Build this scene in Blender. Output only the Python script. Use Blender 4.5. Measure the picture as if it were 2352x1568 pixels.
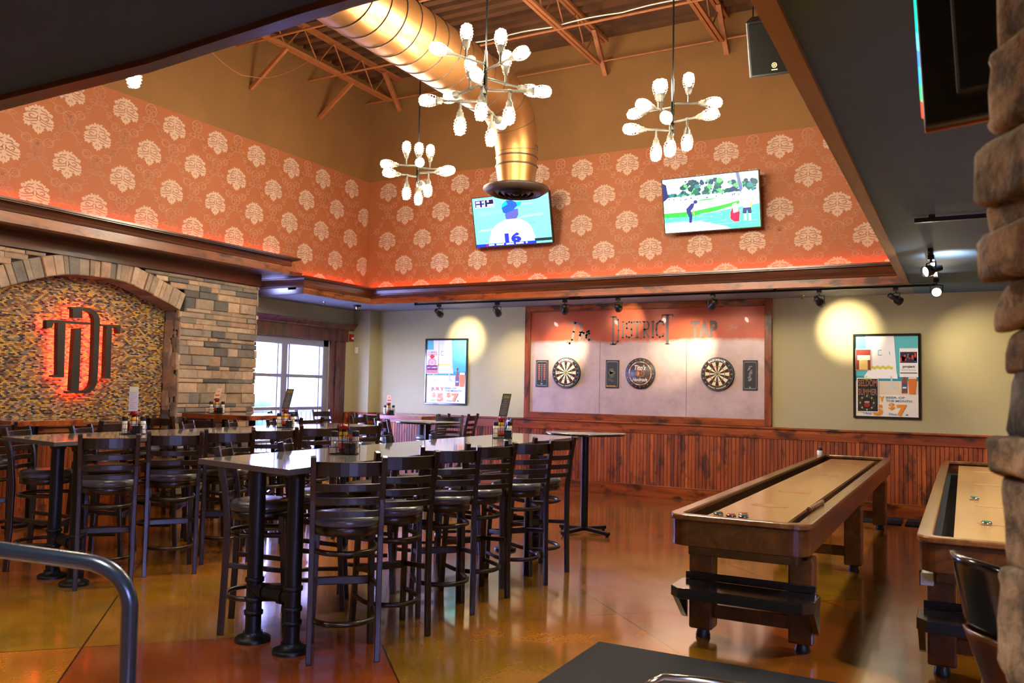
import bpy, math, random
from mathutils import Vector, Matrix, Euler
random.seed(7)
for o in list(bpy.data.objects): bpy.data.objects.remove(o)
SC = bpy.context.scene
COL = SC.collection
PI = math.pi
# ------------------------------------------------------------------ camera
cam_d = bpy.data.cameras.new('camera'); cam = bpy.data.objects.new('camera', cam_d); COL.objects.link(cam)
R_ = Vector((0.87967717, 0.47515205, 0.01996527)); U_ = Vector((0.0099223, -0.06030988, 0.99813039)); F_ = Vector((-0.4754678, 0.87783441, 0.05776782))
m = Matrix.Identity(4)
for i in range(3):
    m[i][0] = R_[i]; m[i][1] = U_[i]; m[i][2] = -F_[i]
m[0][3], m[1][3], m[2][3] = 0, 0, 1.4612
cam.matrix_world = m
cam_d.sensor_width = 36; cam_d.lens = 1914.84 * 36 / 2352; cam_d.clip_start = .05; cam_d.clip_end = 300
cam_d.dof.use_dof = True; cam_d.dof.focus_distance = 7.5; cam_d.dof.aperture_fstop = 5.0
SC.camera = cam
# ------------------------------------------------------------------ world, exposure
SC.view_settings.view_transform = 'Standard'; SC.view_settings.look = 'None'
SC.view_settings.gamma = 1; SC.view_settings.use_curve_mapping = False
SC.view_settings.exposure = 1.0
SC.cycles.use_denoising = True
SC.cycles.max_bounces = 6; SC.cycles.diffuse_bounces = 4; SC.cycles.glossy_bounces = 3
SC.cycles.sample_clamp_indirect = 6
SC.cycles.caustics_reflective = False; SC.cycles.caustics_refractive = False
w = bpy.data.worlds.new('sky'); SC.world = w; w.use_nodes = True
bg = w.node_tree.nodes['Background']; bg.inputs[0].default_value = (.36, .42, 1.0, 1); bg.inputs[1].default_value = 38.0

def S(r, g, b):
    f = lambda c: (c / 255 / 12.92) if c / 255 <= .04045 else ((c / 255 + .055) / 1.055) ** 2.4
    return (f(r), f(g), f(b), 1)

def lamp(kind, name, loc, energy, color, size=.05, target=None, **k):
    d = bpy.data.lights.new(name, kind); d.energy = energy; d.color = color
    if kind == 'AREA':
        d.shape = 'RECTANGLE'; d.size = size; d.size_y = k.pop('size_y', size)
    else: d.shadow_soft_size = size
    if kind == 'SPOT': d.spot_size = k.pop('spot', 1.0); d.spot_blend = k.pop('blend', .6)
    portal = k.pop('portal', False)
    o = bpy.data.objects.new(name, d); COL.objects.link(o); o.location = loc
    if portal: d.cycles.is_portal = True
    if target is not None:
        o.rotation_euler = (Vector(target) - Vector(loc)).to_track_quat('-Z', 'Y').to_euler()
    return o
# ------------------------------------------------------------------ materials
def nodes(name):
    mt = bpy.data.materials.new(name); mt.use_nodes = True
    nt = mt.node_tree; b = nt.nodes['Principled BSDF']
    return mt, nt, b
def N(nt, t, **k):
    n = nt.nodes.new(t)
    for a, v in k.items(): setattr(n, a, v)
    return n
def math_(nt, op, a, b=None, c=None):
    n = N(nt, 'ShaderNodeMath', operation=op)
    for i, v in enumerate((a, b, c)):
        if v is None: continue
        if isinstance(v, (int, float)): n.inputs[i].default_value = v
        else: nt.links.new(v, n.inputs[i])
    return n.outputs[0]
def mix(nt, fac, a, b, mode='MIX'):
    n = N(nt, 'ShaderNodeMix', data_type='RGBA', blend_type=mode)
    if isinstance(fac, (int, float)): n.inputs[0].default_value = fac
    else: nt.links.new(fac, n.inputs[0])
    for i, v in ((6, a), (7, b)):
        if isinstance(v, (tuple, list)): n.inputs[i].default_value = v
        else: nt.links.new(v, n.inputs[i])
    return n.outputs[2]
def ramp(nt, fac, stops, interp='LINEAR'):
    n = N(nt, 'ShaderNodeValToRGB'); n.color_ramp.interpolation = interp
    e = n.color_ramp.elements
    while len(e) < len(stops): e.new(.5)
    for i, (p, c) in enumerate(stops): e[i].position = p; e[i].color = c
    nt.links.new(fac, n.inputs[0]); return n.outputs[0]
def coords(nt, scale=(1, 1, 1), rot=(0, 0, 0), src='Object'):
    tc = N(nt, 'ShaderNodeTexCoord'); mp = N(nt, 'ShaderNodeMapping')
    mp.inputs['Scale'].default_value = scale; mp.inputs['Rotation'].default_value = rot
    nt.links.new(tc.outputs[src], mp.inputs[0]); return mp.outputs[0]
def noise(nt, vec, scale, detail=4, rough=.6, dist=0):
    n = N(nt, 'ShaderNodeTexNoise'); n.inputs['Scale'].default_value = scale; n.inputs['Detail'].default_value = detail
    n.inputs['Roughness'].default_value = rough; n.inputs['Distortion'].default_value = dist
    nt.links.new(vec, n.inputs['Vector']); return n.outputs[0]
def bump(nt, b, h, strength=.3, dist=.01):
    n = N(nt, 'ShaderNodeBump'); n.inputs['Strength'].default_value = strength; n.inputs['Distance'].default_value = dist
    nt.links.new(h, n.inputs['Height']); nt.links.new(n.outputs[0], b.inputs['Normal'])
def plain(name, col, rough=.5, metal=0, var=.12, scale=6, bmp=0, coat=0, spec=.5):
    mt, nt, b = nodes(name); v = coords(nt); f = noise(nt, v, scale)
    dark = tuple(c * (1 - var) for c in col[:3]) + (1,); lite = tuple(min(1, c * (1 + var)) for c in col[:3]) + (1,)
    nt.links.new(ramp(nt, f, [(.3, dark), (.7, lite)]), b.inputs['Base Color'])
    b.inputs['Roughness'].default_value = rough; b.inputs['Metallic'].default_value = metal
    b.inputs['Coat Weight'].default_value = coat; b.inputs['Coat Roughness'].default_value = .15
    b.inputs['Specular IOR Level'].default_value = spec
    if bmp: bump(nt, b, noise(nt, v, scale * 12), bmp, .004)
    return mt
def wood(name, c1, c2, c3, rough=.4, axis=2, grain=14, coat=.15, board=0, bax=0, knots=True):
    """stained wood: grain runs along axis; board > 0 gives each board (that wide along bax) its own tone"""
    mt, nt, b = nodes(name)
    s = [grain, grain, grain]; s[axis] = grain * .06
    v = coords(nt, tuple(s))
    if board:
        tc = N(nt, 'ShaderNodeTexCoord'); sp = N(nt, 'ShaderNodeSeparateXYZ'); nt.links.new(tc.outputs['Object'], sp.inputs[0])
        idx = math_(nt, 'FLOOR', math_(nt, 'DIVIDE', sp.outputs[bax], board))
        wn = N(nt, 'ShaderNodeTexWhiteNoise', noise_dimensions='1D'); nt.links.new(idx, wn.inputs['W'])
        add = N(nt, 'ShaderNodeVectorMath', operation='ADD'); nt.links.new(v, add.inputs[0])
        sc = N(nt, 'ShaderNodeVectorMath', operation='SCALE'); nt.links.new(wn.outputs[1], sc.inputs[0]); sc.inputs['Scale'].default_value = 40
        nt.links.new(sc.outputs[0], add.inputs[1]); v = add.outputs[0]
    f = noise(nt, v, 1.0, 6, .65, .8)
    col = ramp(nt, f, [(.25, c1), (.5, c2), (.78, c3)])
    if knots:
        v2 = coords(nt, (1.0, 1.0, 1.0)); s2 = [1.6, 1.6, 1.6]; s2[axis] = .7
        v2 = coords(nt, tuple(s2))
        k = noise(nt, v2, 5.5, 3, .6)
        kf = ramp(nt, k, [(.52, (0, 0, 0, 1)), (.66, (1, 1, 1, 1))])
        col = mix(nt, math_(nt, 'MULTIPLY', kf, .85), col, tuple(x * .35 for x in c1[:3]) + (1,))
    if board:
        col = mix(nt, math_(nt, 'MULTIPLY', wn.outputs[0], .45), col, c1)
    nt.links.new(col, b.inputs['Base Color'])
    b.inputs['Roughness'].default_value = rough; b.inputs['Coat Weight'].default_value = coat; b.inputs['Coat Roughness'].default_value = .2
    bump(nt, b, f, .15, .002)
    return mt
def attr_mat(name, rough=.6, emit=0, bmp=0, var=0, spec=.4, coat=0, metal=0):
    mt, nt, b = nodes(name); a = N(nt, 'ShaderNodeAttribute', attribute_name='Col')
    col = a.outputs[0]
    if var:
        f = noise(nt, coords(nt), 9, 5, .65)
        col = mix(nt, 1.0, col, ramp(nt, f, [(.25, (1 - var,) * 3 + (1,)), (.75, (1 + var * .6,) * 3 + (1,))]), 'MULTIPLY')
    nt.links.new(col, b.inputs['Base Color']); b.inputs['Roughness'].default_value = rough
    b.inputs['Specular IOR Level'].default_value = spec; b.inputs['Coat Weight'].default_value = coat; b.inputs['Metallic'].default_value = metal
    if bmp: bump(nt, b, noise(nt, coords(nt), 26, 6, .7), bmp, .012)
    if emit:
        nt.links.new(col, b.inputs['Emission Color']); b.inputs['Emission Strength'].default_value = emit
        b.inputs['Base Color'].default_value = (0, 0, 0, 1); nt.links.remove(b.inputs['Base Color'].links[0])
    return mt
def glow(name, col, st):
    mt, nt, b = nodes(name); b.inputs['Base Color'].default_value = (.1, .1, .1, 1)
    b.inputs['Emission Color'].default_value = tuple(col[:3]) + (1,); b.inputs['Emission Strength'].default_value = st
    return mt

M = {}
M['stool'] = wood('stool_wood', S(18, 10, 5), S(32, 18, 9), S(52, 30, 13), .36, 2, 20, .2, knots=False)
M['seat'] = plain('seat_vinyl', S(80, 82, 88), .26, bmp=.12, scale=20, coat=.2)
M['laminate'] = plain('grey_laminate', S(142, 142, 146), .08, var=.08, scale=60, spec=.9, coat=.7)
M['laminate'].node_tree.nodes['Principled BSDF'].inputs['Coat Roughness'].default_value = .05
M['lam_edge'] = plain('laminate_edge', S(82, 80, 80), .35, var=.08, scale=40)
M['iron'] = plain('black_iron', S(25, 27, 30), .42, .55, var=.3, scale=14, bmp=.1)
M['blackmetal'] = plain('black_metal', S(26, 27, 30), .4, .3, var=.1)
M['pipe'] = plain('aged_pipe', S(58, 55, 48), .5, .4, var=.3, scale=30)
M['rail'] = plain('rail_paint', S(30, 37, 48), .26, .3, var=.12, scale=30, coat=.3)
M['gloss_black'] = plain('gloss_black', S(22, 22, 26), .15, var=.1, coat=.5)
M['chrome'] = plain('chrome', S(190, 185, 175), .15, 1.0, var=.05)
M['duct'] = plain('bronze_duct', S(150, 104, 60), .40, .8, var=.10, scale=3)
M['duct_dark'] = plain('bronze_dark', S(62, 48, 44), .5, .3, var=.1)
M['trim'] = wood('trim_wood', S(60, 22, 6), S(138, 62, 18), S(190, 100, 36), .36, 0, 9, .2)
M['trim_y'] = wood('trim_wood_y', S(62, 30, 14), S(128, 72, 34), S(176, 112, 62), .36, 1, 9, .3)
M['crown'] = wood('crown_wood', S(34, 14, 6), S(70, 32, 13), S(112, 54, 22), .28, 0, 9, .4, knots=False)
M['crown_y'] = wood('crown_wood_y', S(34, 14, 6), S(70, 32, 13), S(112, 54, 22), .28, 1, 9, .4, knots=False)
M['bead'] = wood('bead_board', S(62, 22, 5), S(158, 72, 18), S(206, 110, 36), .5, 2, 10, .05, board=.0497, bax=0)
M['bead_y'] = wood('bead_board_y', S(62, 22, 5), S(158, 72, 18), S(206, 110, 36), .5, 2, 10, .05, board=.0497, bax=1)
M['casing'] = wood('casing_wood', S(40, 14, 8), S(84, 36, 20), S(120, 60, 34), .35, 2, 10, .3)
M['shuffle'] = wood('shuffle_wood', S(40, 18, 5), S(78, 40, 14), S(118, 66, 24), .3, 1, 9, .4, knots=False)
M['shuffle_rail'] = wood('shuffle_rail', S(62, 32, 14), S(112, 70, 34), S(148, 98, 56), .25, 1, 8, .5, knots=False)
M['maple'] = wood('maple_field', S(150, 108, 62), S(178, 134, 82), S(198, 156, 100), .22, 1, 5, .4, knots=False)
M['gutter'] = plain('gutter_carpet', S(34, 32, 28), .9, var=.3, scale=50)
M['tan'] = wood('tan_board', S(112, 82, 48), S(150, 116, 74), S(176, 142, 98), .5, 1, 8, .1, knots=False)
M['wall'] = plain('beige_paint', S(174, 166, 124), .75, var=.03, scale=3, bmp=.03)
M['upper'] = plain('tan_brown_paint', S(126, 88, 46), .8, var=.12, scale=1.2, bmp=.05)
M['dark_ceiling'] = plain('charcoal_ceiling', S(74, 106, 144), .8, var=.05, scale=3, bmp=.05)
M['navy'] = plain('navy_ceiling', S(30, 54, 84), .8, var=.05, scale=3, bmp=.05)
M['ceil'] = plain('grey_ceiling', S(120, 124, 132), .8, var=.04, scale=3, bmp=.05)
M['deck'] = plain('deck_steel', S(86, 54, 30), .8, var=.4, scale=1.6, bmp=.8)
M['joist'] = plain('joist_paint', S(150, 92, 52), .6, var=.15, scale=12)
M['frame_grey'] = plain('window_aluminium', S(140, 142, 160), .4, .2, var=.05)
M['mat'] = plain('rubber_mat', S(17, 18, 21), .85, var=.3, scale=80, bmp=.3)
M['red'] = plain('red_plastic', S(150, 16, 14), .35, var=.05)
M['white'] = plain('white_plastic', S(220, 220, 215), .4, var=.03)
M['pic'] = attr_mat('printed', .5)
M['pic_gloss'] = attr_mat('printed_gloss', .45, coat=.05)
M['paper'] = attr_mat('paper_print', .7)
M['screen'] = attr_mat('screen_glow', .3, emit=1.7)
M['stone'] = attr_mat('ledge_stone', .85, bmp=.8, var=.35)
M['pillar'] = attr_mat('pillar_stone', .85, bmp=1.0, var=.75)
for n_ in M['pillar'].node_tree.nodes:
    if n_.type == 'VALTORGB': n_.color_ramp.elements[0].position = .38; n_.color_ramp.elements[1].position = .62; n_.color_ramp.elements[0].color = (.35, .33, .32, 1); n_.color_ramp.elements[1].color = (1.7, 1.6, 1.45, 1)
    if n_.type == 'TEX_NOISE' and n_.inputs['Scale'].default_value < 12: n_.inputs['Scale'].default_value = 14
M['stone_back'] = plain('stone_joint', S(40, 34, 28), .95, var=.3)
M['bulb'] = glow('bulb_glass', (1.0, .84, .60), 190)
M['led'] = glow('red_led', (1.0, .06, .03), 13)
M['sign_glow'] = glow('sign_halo', (1.0, .07, .04), 13)
M['lampface'] = glow('lamp_face', (1.0, .93, .75), 40)
M['sign'] = plain('sign_bronze', S(48, 44, 38), .5, .3, var=.1)
M['hedge'] = plain('hedge_leaves', S(40, 110, 120), .8, var=.5, scale=30, bmp=.5)
M['outside_ground'] = plain('outside_paving', S(150, 150, 150), .9, var=.1)
M['brick'] = plain('outside_brick', S(170, 160, 160), .9, var=.3, scale=20)

def floor_mat():
    mt, nt, b = nodes('stained_concrete')
    v = coords(nt, rot=(0, 0, PI / 4)); big = noise(nt, v, .55, 3, .5, .6); mid = noise(nt, v, 2.6, 4, .55, .4); fine = noise(nt, v, 48, 4, .6)
    sp = N(nt, 'ShaderNodeSeparateXYZ'); nt.links.new(v, sp.inputs[0])
    cells = []
    for o_, off in ((0, .35), (1, .9)):
        t = math_(nt, 'DIVIDE', math_(nt, 'ADD', sp.outputs[o_], off), 1.6)
        cells.append((math_(nt, 'FLOOR', t), math_(nt, 'ABSOLUTE', math_(nt, 'SUBTRACT', math_(nt, 'FRACT', t), .5))))
    cmb = N(nt, 'ShaderNodeCombineXYZ'); nt.links.new(cells[0][0], cmb.inputs[0]); nt.links.new(cells[1][0], cmb.inputs[1])
    wn = N(nt, 'ShaderNodeTexWhiteNoise', noise_dimensions='2D'); nt.links.new(cmb.outputs[0], wn.inputs['Vector'])
    c = ramp(nt, math_(nt, 'ADD', math_(nt, 'MULTIPLY', wn.outputs[0], .55), math_(nt, 'MULTIPLY', big, .5)),
             [(.22, S(178, 98, 34)), (.42, S(188, 124, 34)), (.6, S(158, 126, 26)), (.8, S(160, 84, 30))])
    c = mix(nt, .55, c, ramp(nt, mid, [(.3, S(96, 70, 48)), (.7, S(190, 150, 112))]), 'OVERLAY')
    c = mix(nt, .6, c, ramp(nt, fine, [(.3, (.62, .60, .56, 1)), (.7, (1, 1, 1, 1))]), 'MULTIPLY')
    line = math_(nt, 'MAXIMUM', math_(nt, 'GREATER_THAN', cells[0][1], .4968), math_(nt, 'GREATER_THAN', cells[1][1], .4968))
    c = mix(nt, math_(nt, 'MULTIPLY', line, .95), c, S(40, 22, 12))
    nt.links.new(c, b.inputs['Base Color'])
    nt.links.new(ramp(nt, mid, [(.3, (.13,) * 3 + (1,)), (.7, (.24,) * 3 + (1,))]), b.inputs['Roughness'])
    b.inputs['Specular IOR Level'].default_value = .6; b.inputs['Coat Weight'].default_value = .6; b.inputs['Coat Roughness'].default_value = .09
    return mt
M['floor'] = floor_mat()
def mosaic_mat():
    mt, nt, b = nodes('glass_mosaic'); tc = N(nt, 'ShaderNodeTexCoord'); sp = N(nt, 'ShaderNodeSeparateXYZ'); nt.links.new(tc.outputs['Object'], sp.inputs[0])
    zz = math_(nt, 'DIVIDE', sp.outputs[2], .0155); row = math_(nt, 'FLOOR', zz); fz = math_(nt, 'FRACT', zz)
    yy = math_(nt, 'ADD', math_(nt, 'DIVIDE', sp.outputs[1], .036), math_(nt, 'MULTIPLY', math_(nt, 'FRACT', math_(nt, 'MULTIPLY', row, .5)), 1.0)); colm = math_(nt, 'FLOOR', yy); fy = math_(nt, 'FRACT', yy)
    cmb = N(nt, 'ShaderNodeCombineXYZ'); nt.links.new(row, cmb.inputs[0]); nt.links.new(colm, cmb.inputs[1])
    wn = N(nt, 'ShaderNodeTexWhiteNoise', noise_dimensions='2D'); nt.links.new(cmb.outputs[0], wn.inputs['Vector'])
    c = ramp(nt, wn.outputs[0], [(0, S(44, 46, 58)), (.13, S(92, 88, 84)), (.24, S(204, 166, 70)), (.38, S(170, 138, 64)), (.5, S(146, 100, 70)), (.64, S(112, 74, 54)), (.74, S(186, 154, 122)), (.88, S(126, 122, 112))], 'CONSTANT')
    g = math_(nt, 'MAXIMUM', math_(nt, 'GREATER_THAN', math_(nt, 'ABSOLUTE', math_(nt, 'SUBTRACT', fz, .5)), .42), math_(nt, 'GREATER_THAN', math_(nt, 'ABSOLUTE', math_(nt, 'SUBTRACT', fy, .5)), .46))
    c = mix(nt, g, c, S(96, 72, 50)); nt.links.new(c, b.inputs['Base Color'])
    nt.links.new(math_(nt, 'ADD', math_(nt, 'MULTIPLY', g, .5), .16), b.inputs['Roughness'])
    nm = N(nt, 'ShaderNodeBump'); nm.inputs['Strength'].default_value = .4; nm.inputs['Distance'].default_value = .003
    nt.links.new(math_(nt, 'SUBTRACT', wn.outputs[0], math_(nt, 'MULTIPLY', g, 2)), nm.inputs['Height']); nt.links.new(nm.outputs[0], b.inputs['Normal'])
    return mt
M['mosaic'] = mosaic_mat()
def wallpaper_mat():
    mt, nt, b = nodes('wallpaper'); v = coords(nt); f = noise(nt, v, 120, 3, .7)
    a = N(nt, 'ShaderNodeAttribute', attribute_name='Col')
    nt.links.new(mix(nt, .25, a.outputs[0], ramp(nt, f, [(.3, (.3,) * 3 + (1,)), (.7, (.7,) * 3 + (1,))]), 'OVERLAY'), b.inputs['Base Color'])
    b.inputs['Roughness'].default_value = .6; b.inputs['Specular IOR Level'].default_value = .3; return mt
M['wallpaper'] = wallpaper_mat()
def metal_panel_mat():
    mt, nt, b = nodes('painted_metal_panel'); v = coords(nt); tc = N(nt, 'ShaderNodeTexCoord'); sp = N(nt, 'ShaderNodeSeparateXYZ'); nt.links.new(tc.outputs['Object'], sp.inputs[0])
    f = noise(nt, v, 1.6, 6, .65, .5)
    h = math_(nt, 'ADD', math_(nt, 'SUBTRACT', sp.outputs[2], .42), math_(nt, 'MULTIPLY', math_(nt, 'SUBTRACT', f, .5), .22))
    fac = ramp(nt, h, [(.70, (0, 0, 0, 1)), (.76, (1, 1, 1, 1))])
    base = ramp(nt, noise(nt, v, 2.5, 6, .7), [(.3, S(172, 150, 146)), (.7, S(206, 184, 178))])
    nt.links.new(mix(nt, fac, base, S(178, 84, 58)), b.inputs['Base Color'])
    b.inputs['Roughness'].default_value = .34; b.inputs['Metallic'].default_value = .25; b.inputs['Coat Weight'].default_value = .2
    bump(nt, b, noise(nt, v, 7, 3, .5), .12, .02); return mt
M['panel'] = metal_panel_mat()
def cask_mat():
    return wood('cask_boards', S(44, 38, 40), S(72, 64, 66), S(96, 86, 86), .5, 0, 10, .1, knots=False)
M['cask'] = cask_mat()
def glass_mat():
    mt = bpy.data.materials.new('window_glass'); mt.use_nodes = True; nt = mt.node_tree; nt.nodes.clear()
    o = N(nt, 'ShaderNodeOutputMaterial'); t = N(nt, 'ShaderNodeBsdfTransparent'); g = N(nt, 'ShaderNodeBsdfGlossy'); g.inputs['Roughness'].default_value = .02
    mx = N(nt, 'ShaderNodeMixShader'); mx.inputs[0].default_value = .05; nt.links.new(t.outputs[0], mx.inputs[1]); nt.links.new(g.outputs[0], mx.inputs[2]); nt.links.new(mx.outputs[0], o.inputs[0])
    return mt
M['glass'] = glass_mat()
def clear_mat():
    mt, nt, b = nodes('clear_shaker'); b.inputs['Base Color'].default_value = S(214, 206, 186); b.inputs['Roughness'].default_value = .12; b.inputs['Coat Weight'].default_value = .6
    return mt
M['shaker'] = clear_mat()

# ------------------------------------------------------------------ mesh builder
class MB:
    def __init__(s): s.v = []; s.f = []; s.mi = []; s.c = []; s.sm = []
    def add(s, vs, fs, mi=0, col=None, sm=False):
        b = len(s.v); s.v += [tuple(p) for p in vs]
        for f in fs: s.f.append([i + b for i in f]); s.mi.append(mi); s.c.append(col); s.sm.append(sm)
        return s
    def box(s, x0, x1, y0, y1, z0, z1, mi=0, col=None, T=None):
        vs = [Vector((x, y, z)) for z in (z0, z1) for y in (y0, y1) for x in (x0, x1)]
        if T is not None: vs = [T @ p for p in vs]
        return s.add(vs, [(0, 2, 3, 1), (4, 5, 7, 6), (0, 1, 5, 4), (2, 6, 7, 3), (0, 4, 6, 2), (1, 3, 7, 5)], mi, col)
    def bar(s, p, q, w, h=None, up=(0, 0, 1), mi=0, col=None):
        """rectangular bar from p to q, w wide, h high"""
        p, q = Vector(p), Vector(q); d = (q - p); L = d.length; d.normalize(); u = Vector(up)
        if abs(d.dot(u)) > .98: u = Vector((0, 1, 0))
        r = d.cross(u).normalized(); u = r.cross(d); h = h or w
        vs = [b + r * a * w / 2 + u * c * h / 2 for b in (p, q) for a, c in ((-1, -1), (1, -1), (1, 1), (-1, 1))]
        return s.add(vs, [(3, 2, 1, 0), (4, 5, 6, 7), (0, 1, 5, 4), (1, 2, 6, 5), (2, 3, 7, 6), (3, 0, 4, 7)], mi, col)
    def tube(s, path, r, n=12, closed=False, mi=0, col=None, caps=True):
        path = [Vector(p) for p in path]; rs = r if isinstance(r, (list, tuple)) else [r] * len(path)
        rings = []; prev = None; K = len(path)
        for i, p in enumerate(path):
            if closed: d = path[(i + 1) % K] - path[i - 1]
            else: d = path[min(i + 1, K - 1)] - path[max(i - 1, 0)]
            d.normalize()
            if prev is None:
                u = Vector((0, 0, 1)) if abs(d.z) < .9 else Vector((1, 0, 0)); u = (u - d * u.dot(d)).normalized()
            else: u = (prev - d * prev.dot(d)).normalized()
            prev = u; w_ = d.cross(u)
            rings.append([p + (u * math.cos(2 * PI * k / n) + w_ * math.sin(2 * PI * k / n)) * rs[i] for k in range(n)])
        vs = [q for rg in rings for q in rg]; fs = []
        for i in range(K if closed else K - 1):
            a, b = i * n, ((i + 1) % K) * n
            for k in range(n): fs.append((a + k, a + (k + 1) % n, b + (k + 1) % n, b + k))
        s.add(vs, fs, mi, col, True)
        if caps and not closed:
            s.add(rings[0], [tuple(range(n))[::-1]], mi, col); s.add(rings[-1], [tuple(range(n))], mi, col)
        return s
    def lathe(s, prof, c=(0, 0, 0), n=24, mi=0, col=None, sm=True, T=None):
        c = Vector(c); vs = []; fs = []
        for r, z in prof:
            for k in range(n):
                p = Vector((r * math.cos(2 * PI * k / n), r * math.sin(2 * PI * k / n), z)); p = (T @ p) if T is not None else p; vs.append(p + c)
        for i in range(len(prof) - 1):
            for k in range(n): fs.append((i * n + k, i * n + (k + 1) % n, (i + 1) * n + (k + 1) % n, (i + 1) * n + k))
        s.add(vs, fs, mi, col, sm)
        if prof[0][0] > 1e-4: s.add(vs[:n], [tuple(range(n))[::-1]], mi, col)
        if prof[-1][0] > 1e-4: s.add(vs[-n:], [tuple(range(n))], mi, col)
        return s
    def prism(s, pts, a, b, f, mi=0, col=None):
        """polygon pts (2D) swept from a to b; f(u,v,w) -> 3D"""
        n = len(pts); vs = [f(u, v, a) for u, v in pts] + [f(u, v, b) for u, v in pts]
        fs = [tuple(range(n))[::-1], tuple(range(n, 2 * n))] + [(i, (i + 1) % n, n + (i + 1) % n, n + i) for i in range(n)]
        return s.add(vs, fs, mi, col)
    def build(s, name, mats, parent=None, bevel=0, seg=2, kind=None, loc=None, world=True):
        """vertices are world coordinates; with a parent (an unrotated Empty) they become local to it"""
        off = Vector((0, 0, 0))
        if world and parent is not None:
            q = parent
            while q is not None: off += q.location; q = q.parent
        if loc is not None: off = Vector(loc)
        me = bpy.data.meshes.new(name); me.from_pydata([tuple(Vector(p) - off) for p in s.v], [], s.f)
        for mt in (mats if isinstance(mats, (list, tuple)) else [mats]): me.materials.append(M[mt] if isinstance(mt, str) else mt)
        me.polygons.foreach_set('material_index', s.mi); me.polygons.foreach_set('use_smooth', s.sm)
        if any(c is not None for c in s.c):
            at = me.color_attributes.new('Col', 'FLOAT_COLOR', 'CORNER'); buf = []
            for p, c in zip(me.polygons, s.c): buf += list(c or (1, 1, 1, 1)) * p.loop_total
            at.data.foreach_set('color', buf)
        me.update()
        o = bpy.data.objects.new(name, me); COL.objects.link(o)
        if parent is not None: o.parent = parent
        if loc is not None: o.location = loc
        if kind: o['kind'] = kind
        if bevel:
            bv = o.modifiers.new('bevel', 'BEVEL'); bv.width = bevel; bv.segments = seg; bv.limit_method = 'ANGLE'; bv.angle_limit = .7
        return o
def tag(o, label, cat, group=None):
    o['label'] = label; o['category'] = cat
    if group: o['group'] = group
    return o
def thing(name, label, cat, loc=(0, 0, 0), rz=0, group=None):
    o = bpy.data.objects.new(name, None); COL.objects.link(o); o.location = loc; o.rotation_euler = (0, 0, rz); o.empty_display_size = .1
    return tag(o, label, cat, group)
def dup(o, parent=None, loc=None, rz=None, label=None, group=None):
    c = o.copy(); COL.objects.link(c); c.parent = parent
    for ch in list(o.children): dup(ch, c)
    if loc is not None: c.location = loc
    if rz is not None: c.rotation_euler = (0, 0, rz)
    if label: c['label'] = label
    if group: c['group'] = group
    return c
def struct(o): o['kind'] = 'structure'; return o

# flat pictures: polygons laid on a plane, each layer a hair in front of the last
_fonts = {}
def text_polys(body, bold=0.0, shear=0.0):
    key = (body, bold, shear)
    if key not in _fonts:
        cu = bpy.data.curves.new('t', 'FONT'); cu.body = body; cu.offset = bold; cu.shear = shear; cu.resolution_u = 3
        ob = bpy.data.objects.new('t', cu); COL.objects.link(ob); dg = bpy.context.evaluated_depsgraph_get(); dg.update()
        me = ob.evaluated_get(dg).to_mesh(); vs = [(v.co.x, v.co.y) for v in me.vertices]; fs = [list(p.vertices) for p in me.polygons]
        ob.evaluated_get(dg).to_mesh_clear(); bpy.data.objects.remove(ob); bpy.data.curves.remove(cu)
        xs = [v[0] for v in vs]; ys = [v[1] for v in vs]; x0, y0 = min(xs), min(ys); sx, sy = max(xs) - x0, max(ys) - y0
        _fonts[key] = ([((x - x0) / sx, (y - y0) / sy) for x, y in vs], fs)
    return _fonts[key]
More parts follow.
